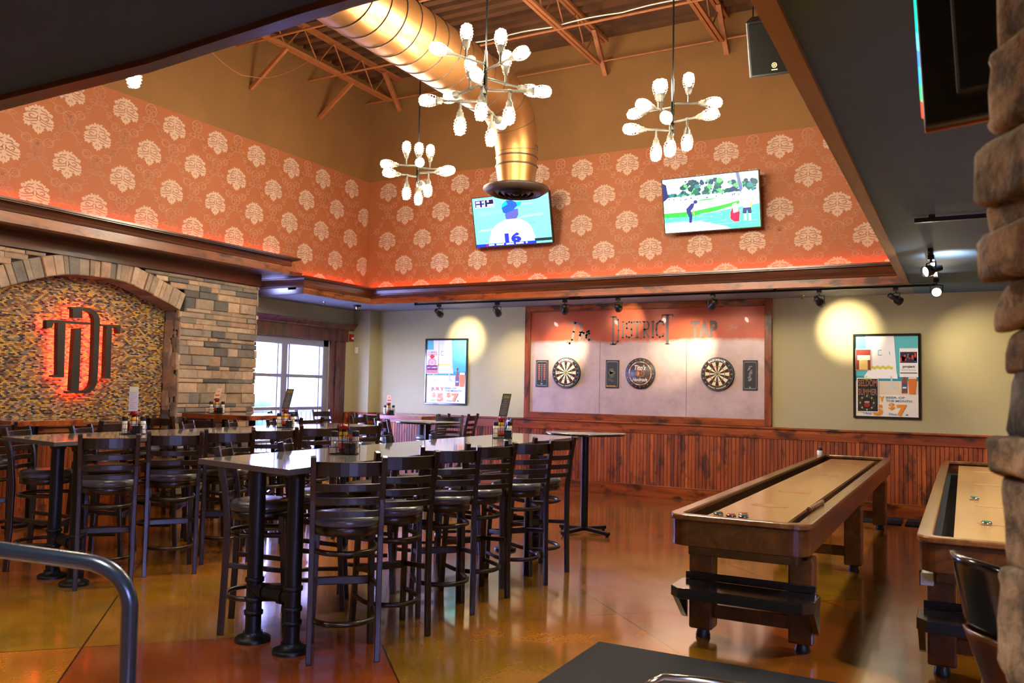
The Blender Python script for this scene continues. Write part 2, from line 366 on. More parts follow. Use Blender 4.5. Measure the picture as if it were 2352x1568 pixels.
class Pic(MB):
    def __init__(s, O, ux, uy, eps=.0005):
        super().__init__(); s.O = Vector(O); s.ux = Vector(ux); s.uy = Vector(uy); s.n = s.ux.cross(s.uy).normalized(); s.k = 0; s.eps = eps
    def P(s, x, y): return s.O + s.ux * x + s.uy * y + s.n * s.eps * s.k
    def poly(s, pts, col, up=True):
        if up: s.k += 1
        return s.add([s.P(*p) for p in pts], [tuple(range(len(pts)))], 0, col)
    def rect(s, x0, y0, x1, y1, col, up=True): return s.poly([(x0, y0), (x1, y0), (x1, y1), (x0, y1)], col, up)
    def disc(s, x, y, r, col, ry=None, n=28, up=True):
        ry = ry or r; return s.poly([(x + r * math.cos(2 * PI * i / n), y + ry * math.sin(2 * PI * i / n)) for i in range(n)], col, up)
    def ring(s, x, y, r0, r1, col, a0=0, a1=2 * PI, n=40, ay=1.0, up=True):
        if up: s.k += 1
        for i in range(n):
            a, b = a0 + (a1 - a0) * i / n, a0 + (a1 - a0) * (i + 1) / n
            s.poly([(x + r0 * math.cos(a), y + r0 * ay * math.sin(a)), (x + r1 * math.cos(a), y + r1 * ay * math.sin(a)), (x + r1 * math.cos(b), y + r1 * ay * math.sin(b)), (x + r0 * math.cos(b), y + r0 * ay * math.sin(b))], col, False)
        return s
    def line(s, pts, w_, col, up=True):
        if up: s.k += 1
        for i in range(len(pts) - 1):
            a, b = Vector(pts[i]), Vector(pts[i + 1]); d = (b - a); L = d.length
            if L < 1e-9: continue
            d /= L; nn = Vector((-d.y, d.x)) * w_ / 2; e = d * w_ * .3
            s.poly([tuple(a - nn - e), tuple(b - nn + e), tuple(b + nn + e), tuple(a + nn - e)], col, False)
        return s
    def text(s, body, x0, y0, x1, y1, col, bold=0.0, shear=0.0, arc=None):
        s.k += 1; vs, fs = text_polys(body, bold, shear)
        if arc:   # (cx, cy, r_in, r_out, a_left, a_right)
            cx, cy, r0, r1, al, ar = arc
            pts = [s.P(cx + (r0 + (r1 - r0) * v) * math.cos(al + (ar - al) * u), cy + (r0 + (r1 - r0) * v) * math.sin(al + (ar - al) * u)) for u, v in vs]
        else: pts = [s.P(x0 + (x1 - x0) * u, y0 + (y1 - y0) * v) for u, v in vs]
        return s.add(pts, fs, 0, col)

# ================================================================== SETTING
XW, XL, XF, XM = -9.05, -8.065, -8.40, -8.672       # window wall, tower wall, stone front, mosaic
YB, YU, ZC = 11.327, 10.14, 2.74                    # back wall, tower back wall, low ceiling
XR = -0.511                                         # right edge of the tower opening
MB().box(-9.4, 3.6, -3.6, 11.6, -.1, 0).build('floor', 'floor', kind='structure')
MB().box(-30, -9.4, -10, 30, -.3, -.15).build('outside_ground', 'outside_ground', kind='structure')
# back wall
MB().box(-9.4, 3.6, YB, YB + .2, 0, 3.0).build('wall_back', 'wall', kind='structure')
MB().box(3.5, 3.7, -3.6, -2.4, 0, 3.0).box(3.5, 3.7, .05, 11.6, 0, 3.0).box(3.5, 3.7, -2.4, .05, 0, 1.3).box(3.5, 3.7, -2.4, .05, 2.15, 3.0).build('wall_right', 'wall', kind='structure')
MB().box(3.7, 24, -14, 24, -.3, -.15).build('outside_ground_right', 'outside_ground', kind='structure')
W2 = bpy.data.objects.new('window_2', None); COL.objects.link(W2); W2.location = (3.6, -.1, .9); W2['kind'] = 'structure'
b = MB()
for yy in (-2.4, -1.2, -.01): b.box(3.54, 3.62, yy, yy + .06, 1.3, 2.15)
b.box(3.54, 3.62, -2.4, .05, 1.3, 1.36).box(3.54, 3.62, -2.4, .05, 2.09, 2.15); b.build('window_frame', 'frame_grey', W2)
MB().box(3.575, 3.58, -2.35, .0, 1.34, 2.11).build('window_pane', 'glass', W2)
MB().box(-9.4, 3.6, -3.7, -3.5, 0, 3.0).build('wall_near', 'wall', kind='structure')
MB().box(-9.3, -9.1, -3.6, 4.2, 0, 3.0).build('wall_left', 'wall', kind='structure')
# window wall with its opening (Y 8.20..10.49, Z .18..2.20)
b = MB(); wy0, wy1, wz0, wz1 = 8.30, 10.49, .18, 2.20
b.box(XW - .2, XW, 8.0, wy0, 0, 3.0).box(XW - .2, XW, wy1, 11.4, 0, 3.0).box(XW - .2, XW, wy0, wy1, 0, wz0).box(XW - .2, XW, wy0, wy1, wz1, 3.0)
b.build('wall_window', 'wall', kind='structure')
MB().box(XW, -8.70, 11.08, YB, 0, ZC).build('wall_corner_column', 'wall', kind='structure')
# low ceilings
b = MB(); b.box(XW - .2, XR, YU + .06, 11.5, ZC, ZC + .05).box(XW - .2, -7.97, 8.63, YU + .06, ZC, ZC + .05)
b.build('ceiling_low_back', 'ceil', kind='structure')
b = MB(); b.box(XR, 3.6, -3.6, 11.5, ZC, ZC + .05); b.build('ceiling_right', 'dark_ceiling', kind='structure')
b = MB(); near = [(-9.4, 2.32), (-3.80, 2.134), (-2.815, 2.137), (-1.939, 2.066), (XR, 2.03)]
b.prism([(-9.4, -3.6)] + [(XR, -3.6)] + near[::-1], ZC, ZC + .05, lambda u, v, w_: Vector((u, v, w_))); b.build('ceiling_near', 'navy', kind='structure')
# fascia board under the near edge of the opening
near2 = [(-9.4, 2.46), (-3.955, 2.222), (-2.893, 2.205), (-1.781, 2.11), (XR, 2.07)]
b = MB(); b.prism(near + near2[::-1], 2.715, 2.98, lambda u, v, w_: Vector((u, v, w_))); b.build('trim_1', 'crown', kind='structure')
b = MB(); b.box(-.585, XR, 2.07, YU - .05, 2.715, 2.98).build('trim_2', 'tan', kind='structure')
# tower walls: the two seen ones carry wallpaper below, brown paint above
WZ0, WZ1, ZT = 2.74, 4.62, 6.40
WP = S(156, 92, 58); WMO = S(190, 160, 142); WLI = S(190, 138, 112); WDK = S(156, 102, 78)
def motif(p, cx, cy, s=1.0):
    half = [(0, 1), (.08, .86), (.20, .97), (.31, .97), (.27, .80), (.42, .84), (.56, .70), (.66, .74), (.62, .58), (.76, .60), (.90, .52), (.84, .36), (.70, .28), (.84, .20), (.97, .10), (.90, -.02), (1.0, -.12), (.88, -.18), (.98, -.32), (.86, -.36), (.88, -.54), (.72, -.48), (.60, -.60), (.50, -.46), (.40, -.42), (.34, -.50), (.36, -.66), (.24, -.72), (.20, -.86), (.08, -.84), (0, -1)]
    W_, H_ = .164 * s, .152 * s
    pts = [(cx + x * W_, cy + y * H_) for x, y in half] + [(cx - x * W_, cy + y * H_) for x, y in half[::-1][1:-1]]
    p.k = 1; p.poly(pts, WMO, False); p.k = 2
    for sg in (1, -1):
        for arc in ([(.10, .70), (.22, .62), (.40, .62), (.52, .50)], [(.08, .40), (.24, .46), (.44, .44), (.62, .34), (.74, .36)], [(.30, .22), (.48, .28), (.62, .18), (.56, .06), (.42, .06)],
                    [(.10, .10), (.30, .02), (.55, -.06), (.85, -.06)], [(.12, -.10), (.34, -.16), (.60, -.24), (.82, -.26)], [(.06, .26), (.12, .10), (.06, -.06)], [(.14, -.30), (.30, -.36), (.48, -.34)], [(.05, -.5), (.12, -.62)]):
            p.line([(cx + sg * x * W_, cy + y * H_) for x, y in arc], .0105, WDK, False)
def lace(p, cx, cy):
    p.k = 1; W_, H_ = .12, .17; lw = .0052
    def ell(x, y, rx, ry, a0=0, a1=2 * PI, n=14):
        for sg in ((1, -1) if abs(x) > .01 else (1,)):
            p.line([(cx + sg * (x + rx * math.cos(a0 + (a1 - a0) * i / n)) * W_, cy + (y + ry * math.sin(a0 + (a1 - a0) * i / n)) * H_) for i in range(n + 1)], lw, WLI, False)
    ell(0, .50, .62, .42); ell(.30, .62, .22, .17); ell(.30, .30, .20, .18); ell(0, .52, .12, .22); ell(0, .06, .20, .16); ell(.5, -.18, .34, .12); ell(.8, -.24, .16, .08); ell(.22, -.12, .10, .16)
    ell(0, -.78, .80, .46, 0, PI, 16); ell(1.02, -.72, .22, .12); ell(.96, -.9, .10, .16); ell(1.2, -.84, .12, .1)
def rosette(p, cx, cy, sg):
    p.k = 1
    for rx, ry, ox in ((.052, .044, 0), (.030, .026, .012), (.014, .014, -.012)):
        p.line([(cx + sg * ox + rx * math.cos(2 * PI * i / 14), cy + ry * math.sin(2 * PI * i / 14)) for i in range(15)], .0052, WLI, False)
    p.line([(cx - sg * .05, cy - .02), (cx - sg * .085, cy - .045), (cx - sg * .125, cy - .05)], .005, WLI, False)
    p.line([(cx + sg * .04, cy + .03), (cx + sg * .075, cy + .055), (cx + sg * .11, cy + .06)], .005, WLI, False)
def paper_wall(name, O, ux, L, x_even):
    p = Pic(O, ux, (0, 0, 1), .0006); p.k = 0
    left = name == 'wall_tower_left'; cut = 8.62 - 2.2 if left else 0
    if left: p.rect(0, 2.96, cut, WZ1, WP, False)
    p.rect(cut, WZ0, L, WZ1, WP, False)
    for r, z in enumerate((4.425, 4.048, 3.671, 3.294, 2.917)):
        x0 = (x_even + (r % 2) * .3215) % .643; k = 0
        while x0 + k * .643 < L - .05:
            x = x0 + k * .643
            if left and x < cut + .2 and z < 3.2: k += 1; continue
            if x > .16 and z + .16 < WZ1 + .02: motif(p, x, z)
            if .13 < x - .3215 < L - .13 and z > 3.0:
                lace(p, x - .3215, z + .03)
            for sg in (1, -1):
                xx = x + sg * .115
                if .1 < xx < L - .1 and z > 3.0: rosette(p, xx, z - .205, sg)
            k += 1
    if name == 'wall_tower_left': p.box(XL - .15, XL - .001, 2.0, 8.62, 2.96, ZT, 1).box(XL - .15, XL - .001, 8.62, YU + .15, 2.78, ZT, 1)
    else: p.box(XL - .15, XR, YU + .001, YU + .06, 2.78, ZT, 1)
    p.build(name, ['wallpaper', 'upper'], kind='structure')
paper_wall('wall_tower_back', (XL, YU, 0), (1, 0, 0), XR - XL, (-1.90 - XL) % .643)
# left wall: local x runs toward the camera's left (Y increasing) as seen from inside
paper_wall('wall_tower_left', (XL, 2.2, 0), (0, 1, 0), YU - 2.2, (5.233 - 2.2) % .643)
MB().box(XR + .001, XR + .1, 2.0, YU + .2, 2.80, ZT).build('wall_tower_right', 'upper', kind='structure')
MB().box(XL - .15, XR + .1, 1.9, 2.02, 2.99, ZT).build('wall_tower_near', 'upper', kind='structure')
# roof deck: ribs run left to right
b = MB(); y = 2.0; zr = 6.16
while y < YU:
    b.box(XL - .1, XR + .1, y, y + .10, zr, zr + .24).box(XL - .1, XR + .1, y + .10, y + .20, zr + .055, zr + .24); y += .20
b.build('ceiling', 'deck', kind='structure')
# cornices: fascia board plus stepped crown, seen on top of the low ceiling edges
def cornice(name, P0, P1, n0, n, n1, z0, zm, z1, back, mt1, mt2):
    """cornice length from P0 to P1 facing n, mitred against neighbours facing n0 and n1"""
    pf = [(0, z0), (0, zm + .01), (-back, zm + .01), (-back, z0)]
    pc = [(0, zm), (.018, zm), (.022, zm + .022), (.012, zm + .03), (.022, zm + .06), (.05, zm + .10), (.085, z1 - .035), (.085, z1 - .028), (.10, z1 - .022), (.10, z1), (-back, z1), (-back, zm)]
    b = MB(); N_ = Vector(n)
    def ring(P, nn, off, z):
        d = N_ if nn is None else N_ + Vector(nn)
        return Vector((P[0] + d.x * off, P[1] + d.y * off, z))
    for mi, pr in ((0, pf), (1, pc)):
        k = len(pr); vs = [ring(P0, n0, o_, z_) for o_, z_ in pr] + [ring(P1, n1, o_, z_) for o_, z_ in pr]
        b.add(vs, [tuple(range(k))[::-1], tuple(range(k, 2 * k))] + [(q, (q + 1) % k, k + (q + 1) % k, k + q) for q in range(k)], mi)
    return b.build(name, [mt1, mt2], kind='structure')
cornice('trim_3', (-7.93, 10.09), (-.585, 10.09), (1, 0), (0, -1), None, 2.72, 2.81, 2.955, .05, 'trim', 'crown')
cornice('trim_4', (-7.93, 8.62), (-7.93, 10.09), (0, -1), (1, 0), (0, -1), 2.72, 2.81, 2.955, .05, 'trim_y', 'crown_y')
cornice('trim_5', (-9.05, 8.62), (-7.93, 8.62), None, (0, -1), (1, 0), 2.72, 2.81, 2.95, .05, 'crown', 'crown')
cornice('trim_6', (-7.92, 2.2), (-7.92, 8.33), None, (1, 0), (0, 1), 2.945, 3.05, 3.165, .14, 'trim_y', 'crown_y')
cornice('trim_11', (-7.92, 8.33), (XL, 8.33), (1, 0), (0, 1), None, 2.945, 3.05, 3.165, .05, 'trim', 'crown')
# wide soffit under the deep beam, board on top of the stone
b = MB(); b.box(XW, -7.925, 2.2, 8.33, 2.95, 3.0).box(XW, -7.97, 8.33, 8.63, 2.95, 3.0); b.build('ceiling_beam_soffit', 'casing', kind='structure')
b = MB(); b.box(XF - .02, XF + .035, 2.2, 8.27, 2.79, 2.95).box(XF + .035, XF + .045, 2.2, 8.27, 2.79, 2.82); b.build('trim_7', 'crown_y', kind='structure')
# wainscot on the back wall
b = MB(); x = -8.7; k = 0
b.box(-8.7, 3.5, YB - .012, YB, .15, .93, 1)
while x < 3.4:
    b.box(x + .002, x + .0477, YB - .024, YB - .012, .15, .92); x += .0497
b.build('wall_back_wainscot', ['bead', 'stone_back'], bevel=.003, seg=1, kind='structure')
b = MB(); b.box(-8.7, 3.5, YB - .036, YB, .885, 1.015).box(-8.7, 3.5, YB - .062, YB, 1.015, 1.040); b.build('trim_8', 'trim', bevel=.004, kind='structure')
MB().box(-8.7, 3.5, YB - .034, YB, 0, .165).build('baseboard_back', 'trim', bevel=.004, kind='structure')
b = MB(); b.box(XW, XW + .03, 10.86, 11.08, 0, .93).box(XW, XW + .05, 10.86, 11.08, .93, 1.04).box(XW, -8.70, 11.045, 11.08, 0, 1.04).box(-8.70, -8.67, 11.045, YB, 0, 1.04); b.build('wall_column_wainscot', 'bead_y', kind='structure')
# ---- stone wall with arch
inner = [(4.0, 1.9), (4.35, 2.16), (4.817, 2.368), (5.0, 2.44), (5.209, 2.514), (5.33, 2.553), (5.486, 2.59), (5.68, 2.61), (5.882, 2.613), (6.05, 2.612), (6.221, 2.595), (6.40, 2.555), (6.589, 2.488), (6.80, 2.42), (6.98, 2.351)]
def arch_pts(off):
    out = []
    for i, p in enumerate(inner):
        a = Vector(inner[max(i - 1, 0)]); c = Vector(inner[min(i + 1, len(inner) - 1)]); d = (c - a).normalized(); out.append(Vector(p) + Vector((-d.y, d.x)) * off)
    return out
outer = arch_pts(.215)
def z_out(y):
    for i in range(len(outer) - 1):
        if outer[i].x <= y <= outer[i + 1].x:
            t = (y - outer[i].x) / (outer[i + 1].x - outer[i].x); return outer[i].y * (1 - t) + outer[i + 1].y * t
    return None
STC = [S(188, 164, 140), S(176, 152, 130), S(160, 142, 124), S(144, 132, 120), S(124, 118, 112), S(104, 101, 98), S(196, 166, 138), S(168, 146, 122), S(180, 148, 122)]
def rnd_stone(dark=0):
    c = random.choice(STC); f = random.uniform(.82, 1.08); return tuple(min(1, v * f) for v in c[:3]) + (1,)
def rock(b, f, u0, u1, v0, v1, d, col, jit=.006):
    """pillow-faced stone on plane f(u,v,depth)"""
    r = lambda: random.uniform(-jit, jit); e = min(.010, (v1 - v0) * .2, (u1 - u0) * .2)
    A = [f(u0 + r(), v0 + r(), 0), f(u1 + r(), v0 + r(), 0), f(u1 + r(), v1 + r(), 0), f(u0 + r(), v1 + r(), 0)]
    d1 = d * .72; d2 = d + random.uniform(-.003, .004)
    B = [f(u0, v0, d1), f(u1, v0, d1), f(u1, v1, d1), f(u0, v1, d1)]
    C_ = [f(u0 + e, v0 + e, d2 + r() * .6), f(u1 - e, v0 + e, d2 + r() * .6), f(u1 - e, v1 - e, d2 + r() * .6), f(u0 + e, v1 - e, d2 + r() * .6)]
    vs = A + B + C_; fs = []
    for o in (0, 4):
        for k in range(4): fs.append((o + k, o + (k + 1) % 4, o + 4 + (k + 1) % 4, o + 4 + k))
    fs.append((8, 9, 10, 11)); b.add(vs, fs, 0, col)
sw = MB(); fF = lambda u, v, d: Vector((XF - .03 + d, u, v)); z = 0.0
ZTOP = 2.79; YE = 8.235
while z < ZTOP - .01:
    h = min(random.choice((.05, .06, .07, .09, .11, .13)), ZTOP - z)
    if ZTOP - (z + h) < .03: h = ZTOP - z
    zm = z + h * .5; spans = []
    # right of the arch and above it
    ylo = 6.985
    if zm > 2.351:
        while ylo < YE and z_out(ylo) is not None and zm < z_out(ylo): ylo += .02
        if zm > 2.56: pass
        elif z_out(7.05) is not None and zm < z_out(7.05): ylo = max(ylo, 7.06)
    ylo = max(ylo, 6.985) if zm < 2.351 else ylo
    if zm > 2.351:
        ylo = 7.10
        t = 7.10
        while t > 5.9 and (z_out(t) is None or zm > z_out(t) + .0): t -= .02
        ylo = t + .03 if t > 5.92 else 5.9
    spans.append((ylo, YE))
    if zm > 2.351:
        t = 4.0
        while t < 5.9 and (z_out(t) is None or zm > z_out(t)): t += .02
        if t > 4.1: spans.append((3.6, t - .03) if t < 5.88 else (3.6, 5.9))
    else: spans.append((3.2, 3.9))
    for y0, y1 in spans:
        y = y0
        while y < y1 - .005:
            wd = random.uniform(.12, .42) if h < .1 else random.uniform(.14, .34)
            wd = min(wd, y1 - y)
            if y1 - y - wd < .08: wd = y1 - y
            rock(sw, fF, y + .0015, y + wd - .0015, z + .0015, z + h - .0015, random.uniform(.022, .05), rnd_stone()); y += wd
    # quoins on the end faces (reveal at Y 6.98 and the outer end)
    if zm < 2.351:
        fR = lambda u, v, d: Vector((u, 6.985 + .0 - d + .022, v)); x = XM
        while x < XF - .03:
            wd = min(random.uniform(.12, .26), XF + .005 - x)
            if XF + .005 - x - wd < .06: wd = XF + .005 - x
            rock(sw, fR, x + wd, x, z + .0015, z + h - .0015, random.uniform(.022, .035), rnd_stone()); x += wd
    fE = lambda u, v, d: Vector((u, YE + d - .01, v)); x = XW + .01
    while x < XF:
        wd = min(random.uniform(.15, .35), XF + .005 - x)
        if XF + .005 - x - wd < .08: wd = XF + .005 - x
        rock(sw, fE, x, x + wd, z + .0015, z + h - .0015, random.uniform(.022, .05), rnd_stone()); x += wd
    z += h
# voussoirs
i = 0; cum = [0]
for k in range(len(inner) - 1): cum.append(cum[-1] + (Vector(inner[k + 1]) - Vector(inner[k])).length)
def at(poly, s_):
    for k in range(len(cum) - 1):
        if cum[k] <= s_ <= cum[k + 1] + 1e-9:
            t = (s_ - cum[k]) / (cum[k + 1] - cum[k]); return Vector(poly[k]) * (1 - t) + Vector(poly[k + 1]) * t
    return Vector(poly[-1])
s_ = 0
while s_ < cum[-1] - .01:
    wd = min(random.uniform(.045, .125), cum[-1] - s_)
    if cum[-1] - s_ - wd < .03: wd = cum[-1] - s_
    a, b_, c, d = at(inner, s_ + .002), at(inner, s_ + wd - .002), at(outer, s_ + wd - .002), at(outer, s_ + .002); dd = random.uniform(.03, .055)
    P = [Vector((XM, q.x, q.y)) for q in (a, b_, c, d)] + [Vector((XF + dd * .8 - .02, q.x, q.y)) for q in (a, b_, c, d)]
    ce = (a + b_ + c + d) / 4; P += [Vector((XF + dd - .02, q.x + (ce.x - q.x) * .1, q.y + (ce.y - q.y) * .1)) for q in (a, b_, c, d)]
    sw.add(P, [(0, 1, 5, 4), (1, 2, 6, 5), (2, 3, 7, 6), (3, 0, 4, 7), (4, 5, 9, 8), (5, 6, 10, 9), (6, 7, 11, 10), (7, 4, 8, 11), (8, 9, 10, 11)], 0, rnd_stone()); s_ += wd
# joint backing
sw.box(XW, XF - .028, 6.985, YE, 0, ZTOP, 1)
sw.prism([(7.05, ZTOP), (2.2, ZTOP), (2.2, 2.2), (4.0, 2.2)] + [tuple((Vector(p) + Vector(q)) / 2) for p, q in zip(inner, outer)] + [(7.05, 2.4)], XM, XF - .028, lambda u, v, w_: Vector((w_, u, v)), 1)
sw.box(XM, XF - .028, 2.2, 3.9, 0, 2.3, 1)
sw.build('wall_stone', ['stone', 'stone_back'], kind='structure')
MB().box(XM - .2, XM, 2.2, 7.0, 0, 2.9).build('wall_mosaic', 'mosaic', kind='structure')
b = MB(); b.box(XM, XM + .012, 3.9, 6.95, .14, .93, 1); y = 3.9
while y < 6.95: b.box(XM + .012, XM + .026, y + .002, min(y + .0477, 6.95), .14, .92); y += .0497
b.box(XM, XM + .04, 3.9, 6.95, 0, .14)
b.build('wall_mosaic_wainscot', ['bead_y', 'stone_back'], kind='structure')
b = MB(); b.box(XM, XM + .045, 3.9, 6.95, .90, .965).box(XM, XM + .09, 3.9, 6.96, .965, 1.005); b.build('trim_9', 'trim_y', bevel=.004, kind='structure')
# ---- window
WN = bpy.data.objects.new('window_1', None); COL.objects.link(WN); WN.location = (XW - .08, 9.4, .18); WN['kind'] = 'structure'
b = MB(); X0, X1 = XW - .12, XW - .02
b.box(X0, X1, wy0, wy1, 2.09, 2.20).box(X0, X1, 10.365, wy1, wz0, 2.20).box(X0, X1, wy0, wy0 + .07, wz0, 2.20).box(X0, X1, wy0, wy1, wz0, wz0 + .07)
b.box(X0, X1, 9.44, 9.56, wz0, 2.1)
b.build('window_frame', 'frame_grey', WN, bevel=.006)
b = MB(); 
for zz in (1.61, 1.108, .62): b.box(X0 + .01, X1 - .01, wy0, wy1, zz - .025, zz + .025)
for yy in (8.42, 9.38, 9.62, 10.30): b.box(X0 + .02, X1 - .02, yy - .012, yy + .012, wz0, 2.1)
b.build('glazing_bar', 'frame_grey', WN, bevel=.004)
MB().box(XW - .075, XW - .07, wy0 + .05, wy1 - .05, wz0 + .05, 2.1).build('window_pane', 'glass', WN)
b = MB(); b.box(XW, XW + .03, 10.49, 10.86, 0, 2.2).box(XW, XW + .045, 10.60, 10.70, 0, 2.2).box(XW, XW + .05, 8.25, 10.90, 2.20, 2.395)
f = lambda u, v, w_: Vector((XW + u, w_, v))
b.prism([(0, 2.395), (.06, 2.395), (.065, 2.42), (.13, 2.48), (.14, 2.50), (0, 2.50)], 8.25, 11.03, f)
b.box(XW - .02, XW + .06, 8.25, 10.9, .13, .18)
b.build('trim_10', 'casing', bevel=.004, kind='structure')

# ================================================================== roof joists, bridging, conduit
JOX = [(-7.52, 'leftmost'), (-5.86, 'second'), (-4.17, 'middle'), (-2.56, 'right')]
JL = ['open web steel roof joist nearest the left wallpapered wall', 'open web steel roof joist running right above the big bronze duct', 'open web steel roof joist above the nearest pipe chandelier, ending mid back wall', 'open web steel roof joist ending beside the black loudspeaker']
for (jx, _), lb in zip(JOX, JL):
    t = thing('roof_joist', lb, 'roof beam', (jx, 2.1, 5.73), 0, 'steel roof joists over the tall room')
    b = MB()
    for s in (-1, 1): b.box(jx + s * .028 - .020, jx + s * .028 + .020, 2.05, YU - .25, 5.73, 5.765)
    b.build('bottom_chord', 'joist', t)
    b = MB()
    for s in (-1, 1): b.box(jx + s * .028 - .020, jx + s * .028 + .020, 2.05, YU, 6.12, 6.16)
    b.build('top_chord', 'joist', t)
    b = MB(); y = 2.3; k = 0
    while y < YU - .5:
        b.tube([(jx, y, 5.75), (jx, y + .30, 6.13)], .010, 6); b.tube([(jx, y + .30, 6.13), (jx, y + .60, 5.75)], .010, 6); y += .60
    b.build('web', 'joist', t)
    MB().bar((jx + .03, YU - .45, 6.12), (jx + .03, YU - .03, 5.66), .06, .06).build('bearing_strut', 'joist', t, bevel=.004)
def pipe_thing(name, label, cat, pts, r, mt, n=8, group=None):
    return tag(MB().tube(pts, r, n).build(name, mt, loc=pts[0]), label, cat, group)
g = 'bridging bars tying the roof joists'
pipe_thing('bridging_bar', 'thin steel bar crossing under the joists, farther one carrying white cable', 'brace', [(XL, 8.72, 5.74), (XR, 8.72, 5.74)], .016, 'joist', group=g)
pipe_thing('bridging_bar', 'thin steel bar crossing the joists nearer to the camera', 'brace', [(XL, 7.4, 5.74), (XR, 7.4, 5.74)], .016, 'joist', group=g)
pipe_thing('bridging_bar', 'thin steel bar crossing the joists close to the back wall', 'brace', [(XL, YU - .16, 5.80), (XR, YU - .16, 5.80)], .012, 'joist', group=g)
pts = []
x = -6.0
while x < -2.55: pts.append((x, 8.70, 5.77 + .02 * abs(math.sin((x + 6) * 3.6)))); x += .06
pipe_thing('electrical_cable', 'white electrical cable tied along the far joist bar', 'cable', pts, .008, 'white')
pts = [(-7.55, 5.9 + i * .14, 5.70 - .55 * math.sin(i / 16 * PI) + (.02 if i > 8 else 0)) for i in range(17)]
pipe_thing('electrical_cable', 'loose brown cable sagging below the leftmost roof joist', 'cable', pts, .006, 'joist')
for i, (y, z0) in enumerate([(6.5, 5.73), (7.7, 5.73), (9.0, 5.73), (5.4, 5.73)]):
    lb = ['diagonal steel brace from left joist to wall, above second chandelier gap', 'diagonal steel brace from left joist to wall, behind the sagging cable', 'diagonal steel brace from left joist to wall, nearest the room corner', 'diagonal steel brace from left joist to wall, beside the dark soffit edge'][i]
    tag(MB().bar((-7.50, y, z0), (XL + .01, y - .05, z0 - .46), .045, .045).build('wall_brace', 'joist', loc=(-7.5, y, z0)), lb, 'brace', 'braces between the left joist and the wall')

# ================================================================== duct
t = thing('ventilation_duct', 'large bronze spiral duct with an elbow down to a round ceiling diffuser', 'air duct', (-4.077, 7.55, 3.6))
xd, yd, r0 = -4.077, 7.55, .27
za = 4.42
b = MB(); path = [(xd, 2.05, za), (xd, 6.95, za)]
n_ = 60
path = [(xd, 2.05 + (6.9 - 2.05) * i / n_, za) for i in range(n_ + 1)]
b.tube(path, r0, 40, caps=False); b.build('duct_run', 'duct', t)
b = MB()
y = 2.2
while y < 6.9:
    b.tube([(xd + (r0 + .003) * math.cos(a), y + .05 * a / (2 * PI) * 4, za + (r0 + .003) * math.sin(a)) for a in [2 * PI * i / 32 for i in range(33)]], .005, 5, caps=False); y += .2
b.build('spiral_seam', 'duct_dark', t)
rr = .55; pe = [(xd, yd - rr + rr * math.sin(a), za - rr + rr * math.cos(a)) for a in [PI / 2 * i / 12 for i in range(13)]]
b = MB(); b.tube([(xd, 6.88, za)] + pe + [(xd, yd, 3.80)], [r0] * 1 + [r0 - .055 * i / 12 for i in range(13)] + [.213], 40, caps=False); b.build('elbow', 'duct', t)
b = MB()
for zz, rd in ((3.98, .219), (3.87, .219), (3.78, .219)): b.lathe([(rd, zz - .008), (rd + .006, zz), (rd, zz + .008)], (xd, yd, 0), 40)
for i in (3, 7, 11): 
    p = Vector(pe[i]); rd = r0 - .055 * i / 12 + .004; a = PI / 2 * i / 12; e1 = Vector((1, 0, 0)); e2 = Vector((0, math.sin(a), math.cos(a)))
    b.tube([p + e1 * rd * math.cos(q) + e2 * rd * math.sin(q) for q in [2 * PI * j / 32 for j in range(32)]], .0025, 5, closed=True)
b.build('duct_band', 'duct_dark', t)
b = MB(); b.lathe([(.213, 3.80), (.213, 3.76), (.190, 3.60), (.190, 3.575)], (xd, yd, 0), 40); b.build('reducer', 'duct', t)
b = MB(); b.lathe([(.18, 3.585), (.34, 3.56), (.345, 3.54), (.27, 3.49), (.25, 3.50), (.24, 3.53), (0, 3.535)], (xd, yd, 0), 44)
df = b.build('diffuser', 'duct_dark', t)
b = MB()
for ra, rb, zz in ((.23, .19, 3.50), (.165, .125, 3.49), (.10, .065, 3.485)): b.lathe([(ra, zz + .028), (rb, zz - .006), (rb - .004, zz - .004), (ra - .006, zz + .03)], (xd, yd, 0), 36)
b.lathe([(.0, 3.48), (.035, 3.485), (.035, 3.52), (0, 3.53)], (xd, yd, 0), 20)
b.build('diffuser_ring', 'blackmetal', df, world=True)

# ================================================================== chandeliers
BULB = None
def bulb_at(parent, base, d):
    """caged bulb: socket at base (world offset from parent), pointing along d"""
    global BULB
    if BULB is None:
        sk = MB(); sk.lathe([(.014, -.035), (.014, -.02), (.022, -.018), (.022, .0), (.026, .004), (.026, .02)], n=12)
        so = sk.build('socket', 'pipe')
        bb = MB(); bb.lathe([(.010, .014), (.014, .03), (.028, .06), (.034, .085), (.030, .108), (.016, .122), (.0, .126)], n=14); bo = bb.build('bulb', 'bulb', so, world=False)
        cg = MB(); pts = []
        for i in range(85):
            t_ = i / 84; a = t_ * 2 * PI * 6; rr_ = .030 + .012 * math.sin(t_ * PI); pts.append((rr_ * math.cos(a), rr_ * math.sin(a), .016 + .108 * t_))
        cg.tube(pts, .0024, 4); 
        for q in (0, PI / 2, PI, 3 * PI / 2): cg.tube([((.028 + .014 * math.sin(u * PI)) * math.cos(q) * (1 if u < .99 else .3), (.028 + .014 * math.sin(u * PI)) * math.sin(q) * (1 if u < .99 else .3), .012 + .118 * u) for u in [k / 8 for k in range(9)]], .0016, 4)
        cg.build('cage', 'pipe', so, world=False); BULB = so; s0 = so
    else: s0 = dup(BULB)
    s0.parent = parent; s0.location = base; s0.scale = (1.25,) * 3; s0.rotation_euler = Vector(d).to_track_quat('Z', 'Y').to_euler()
RL = Vector((.88, .475, 0)); FL = Vector((-.475, .88, 0))
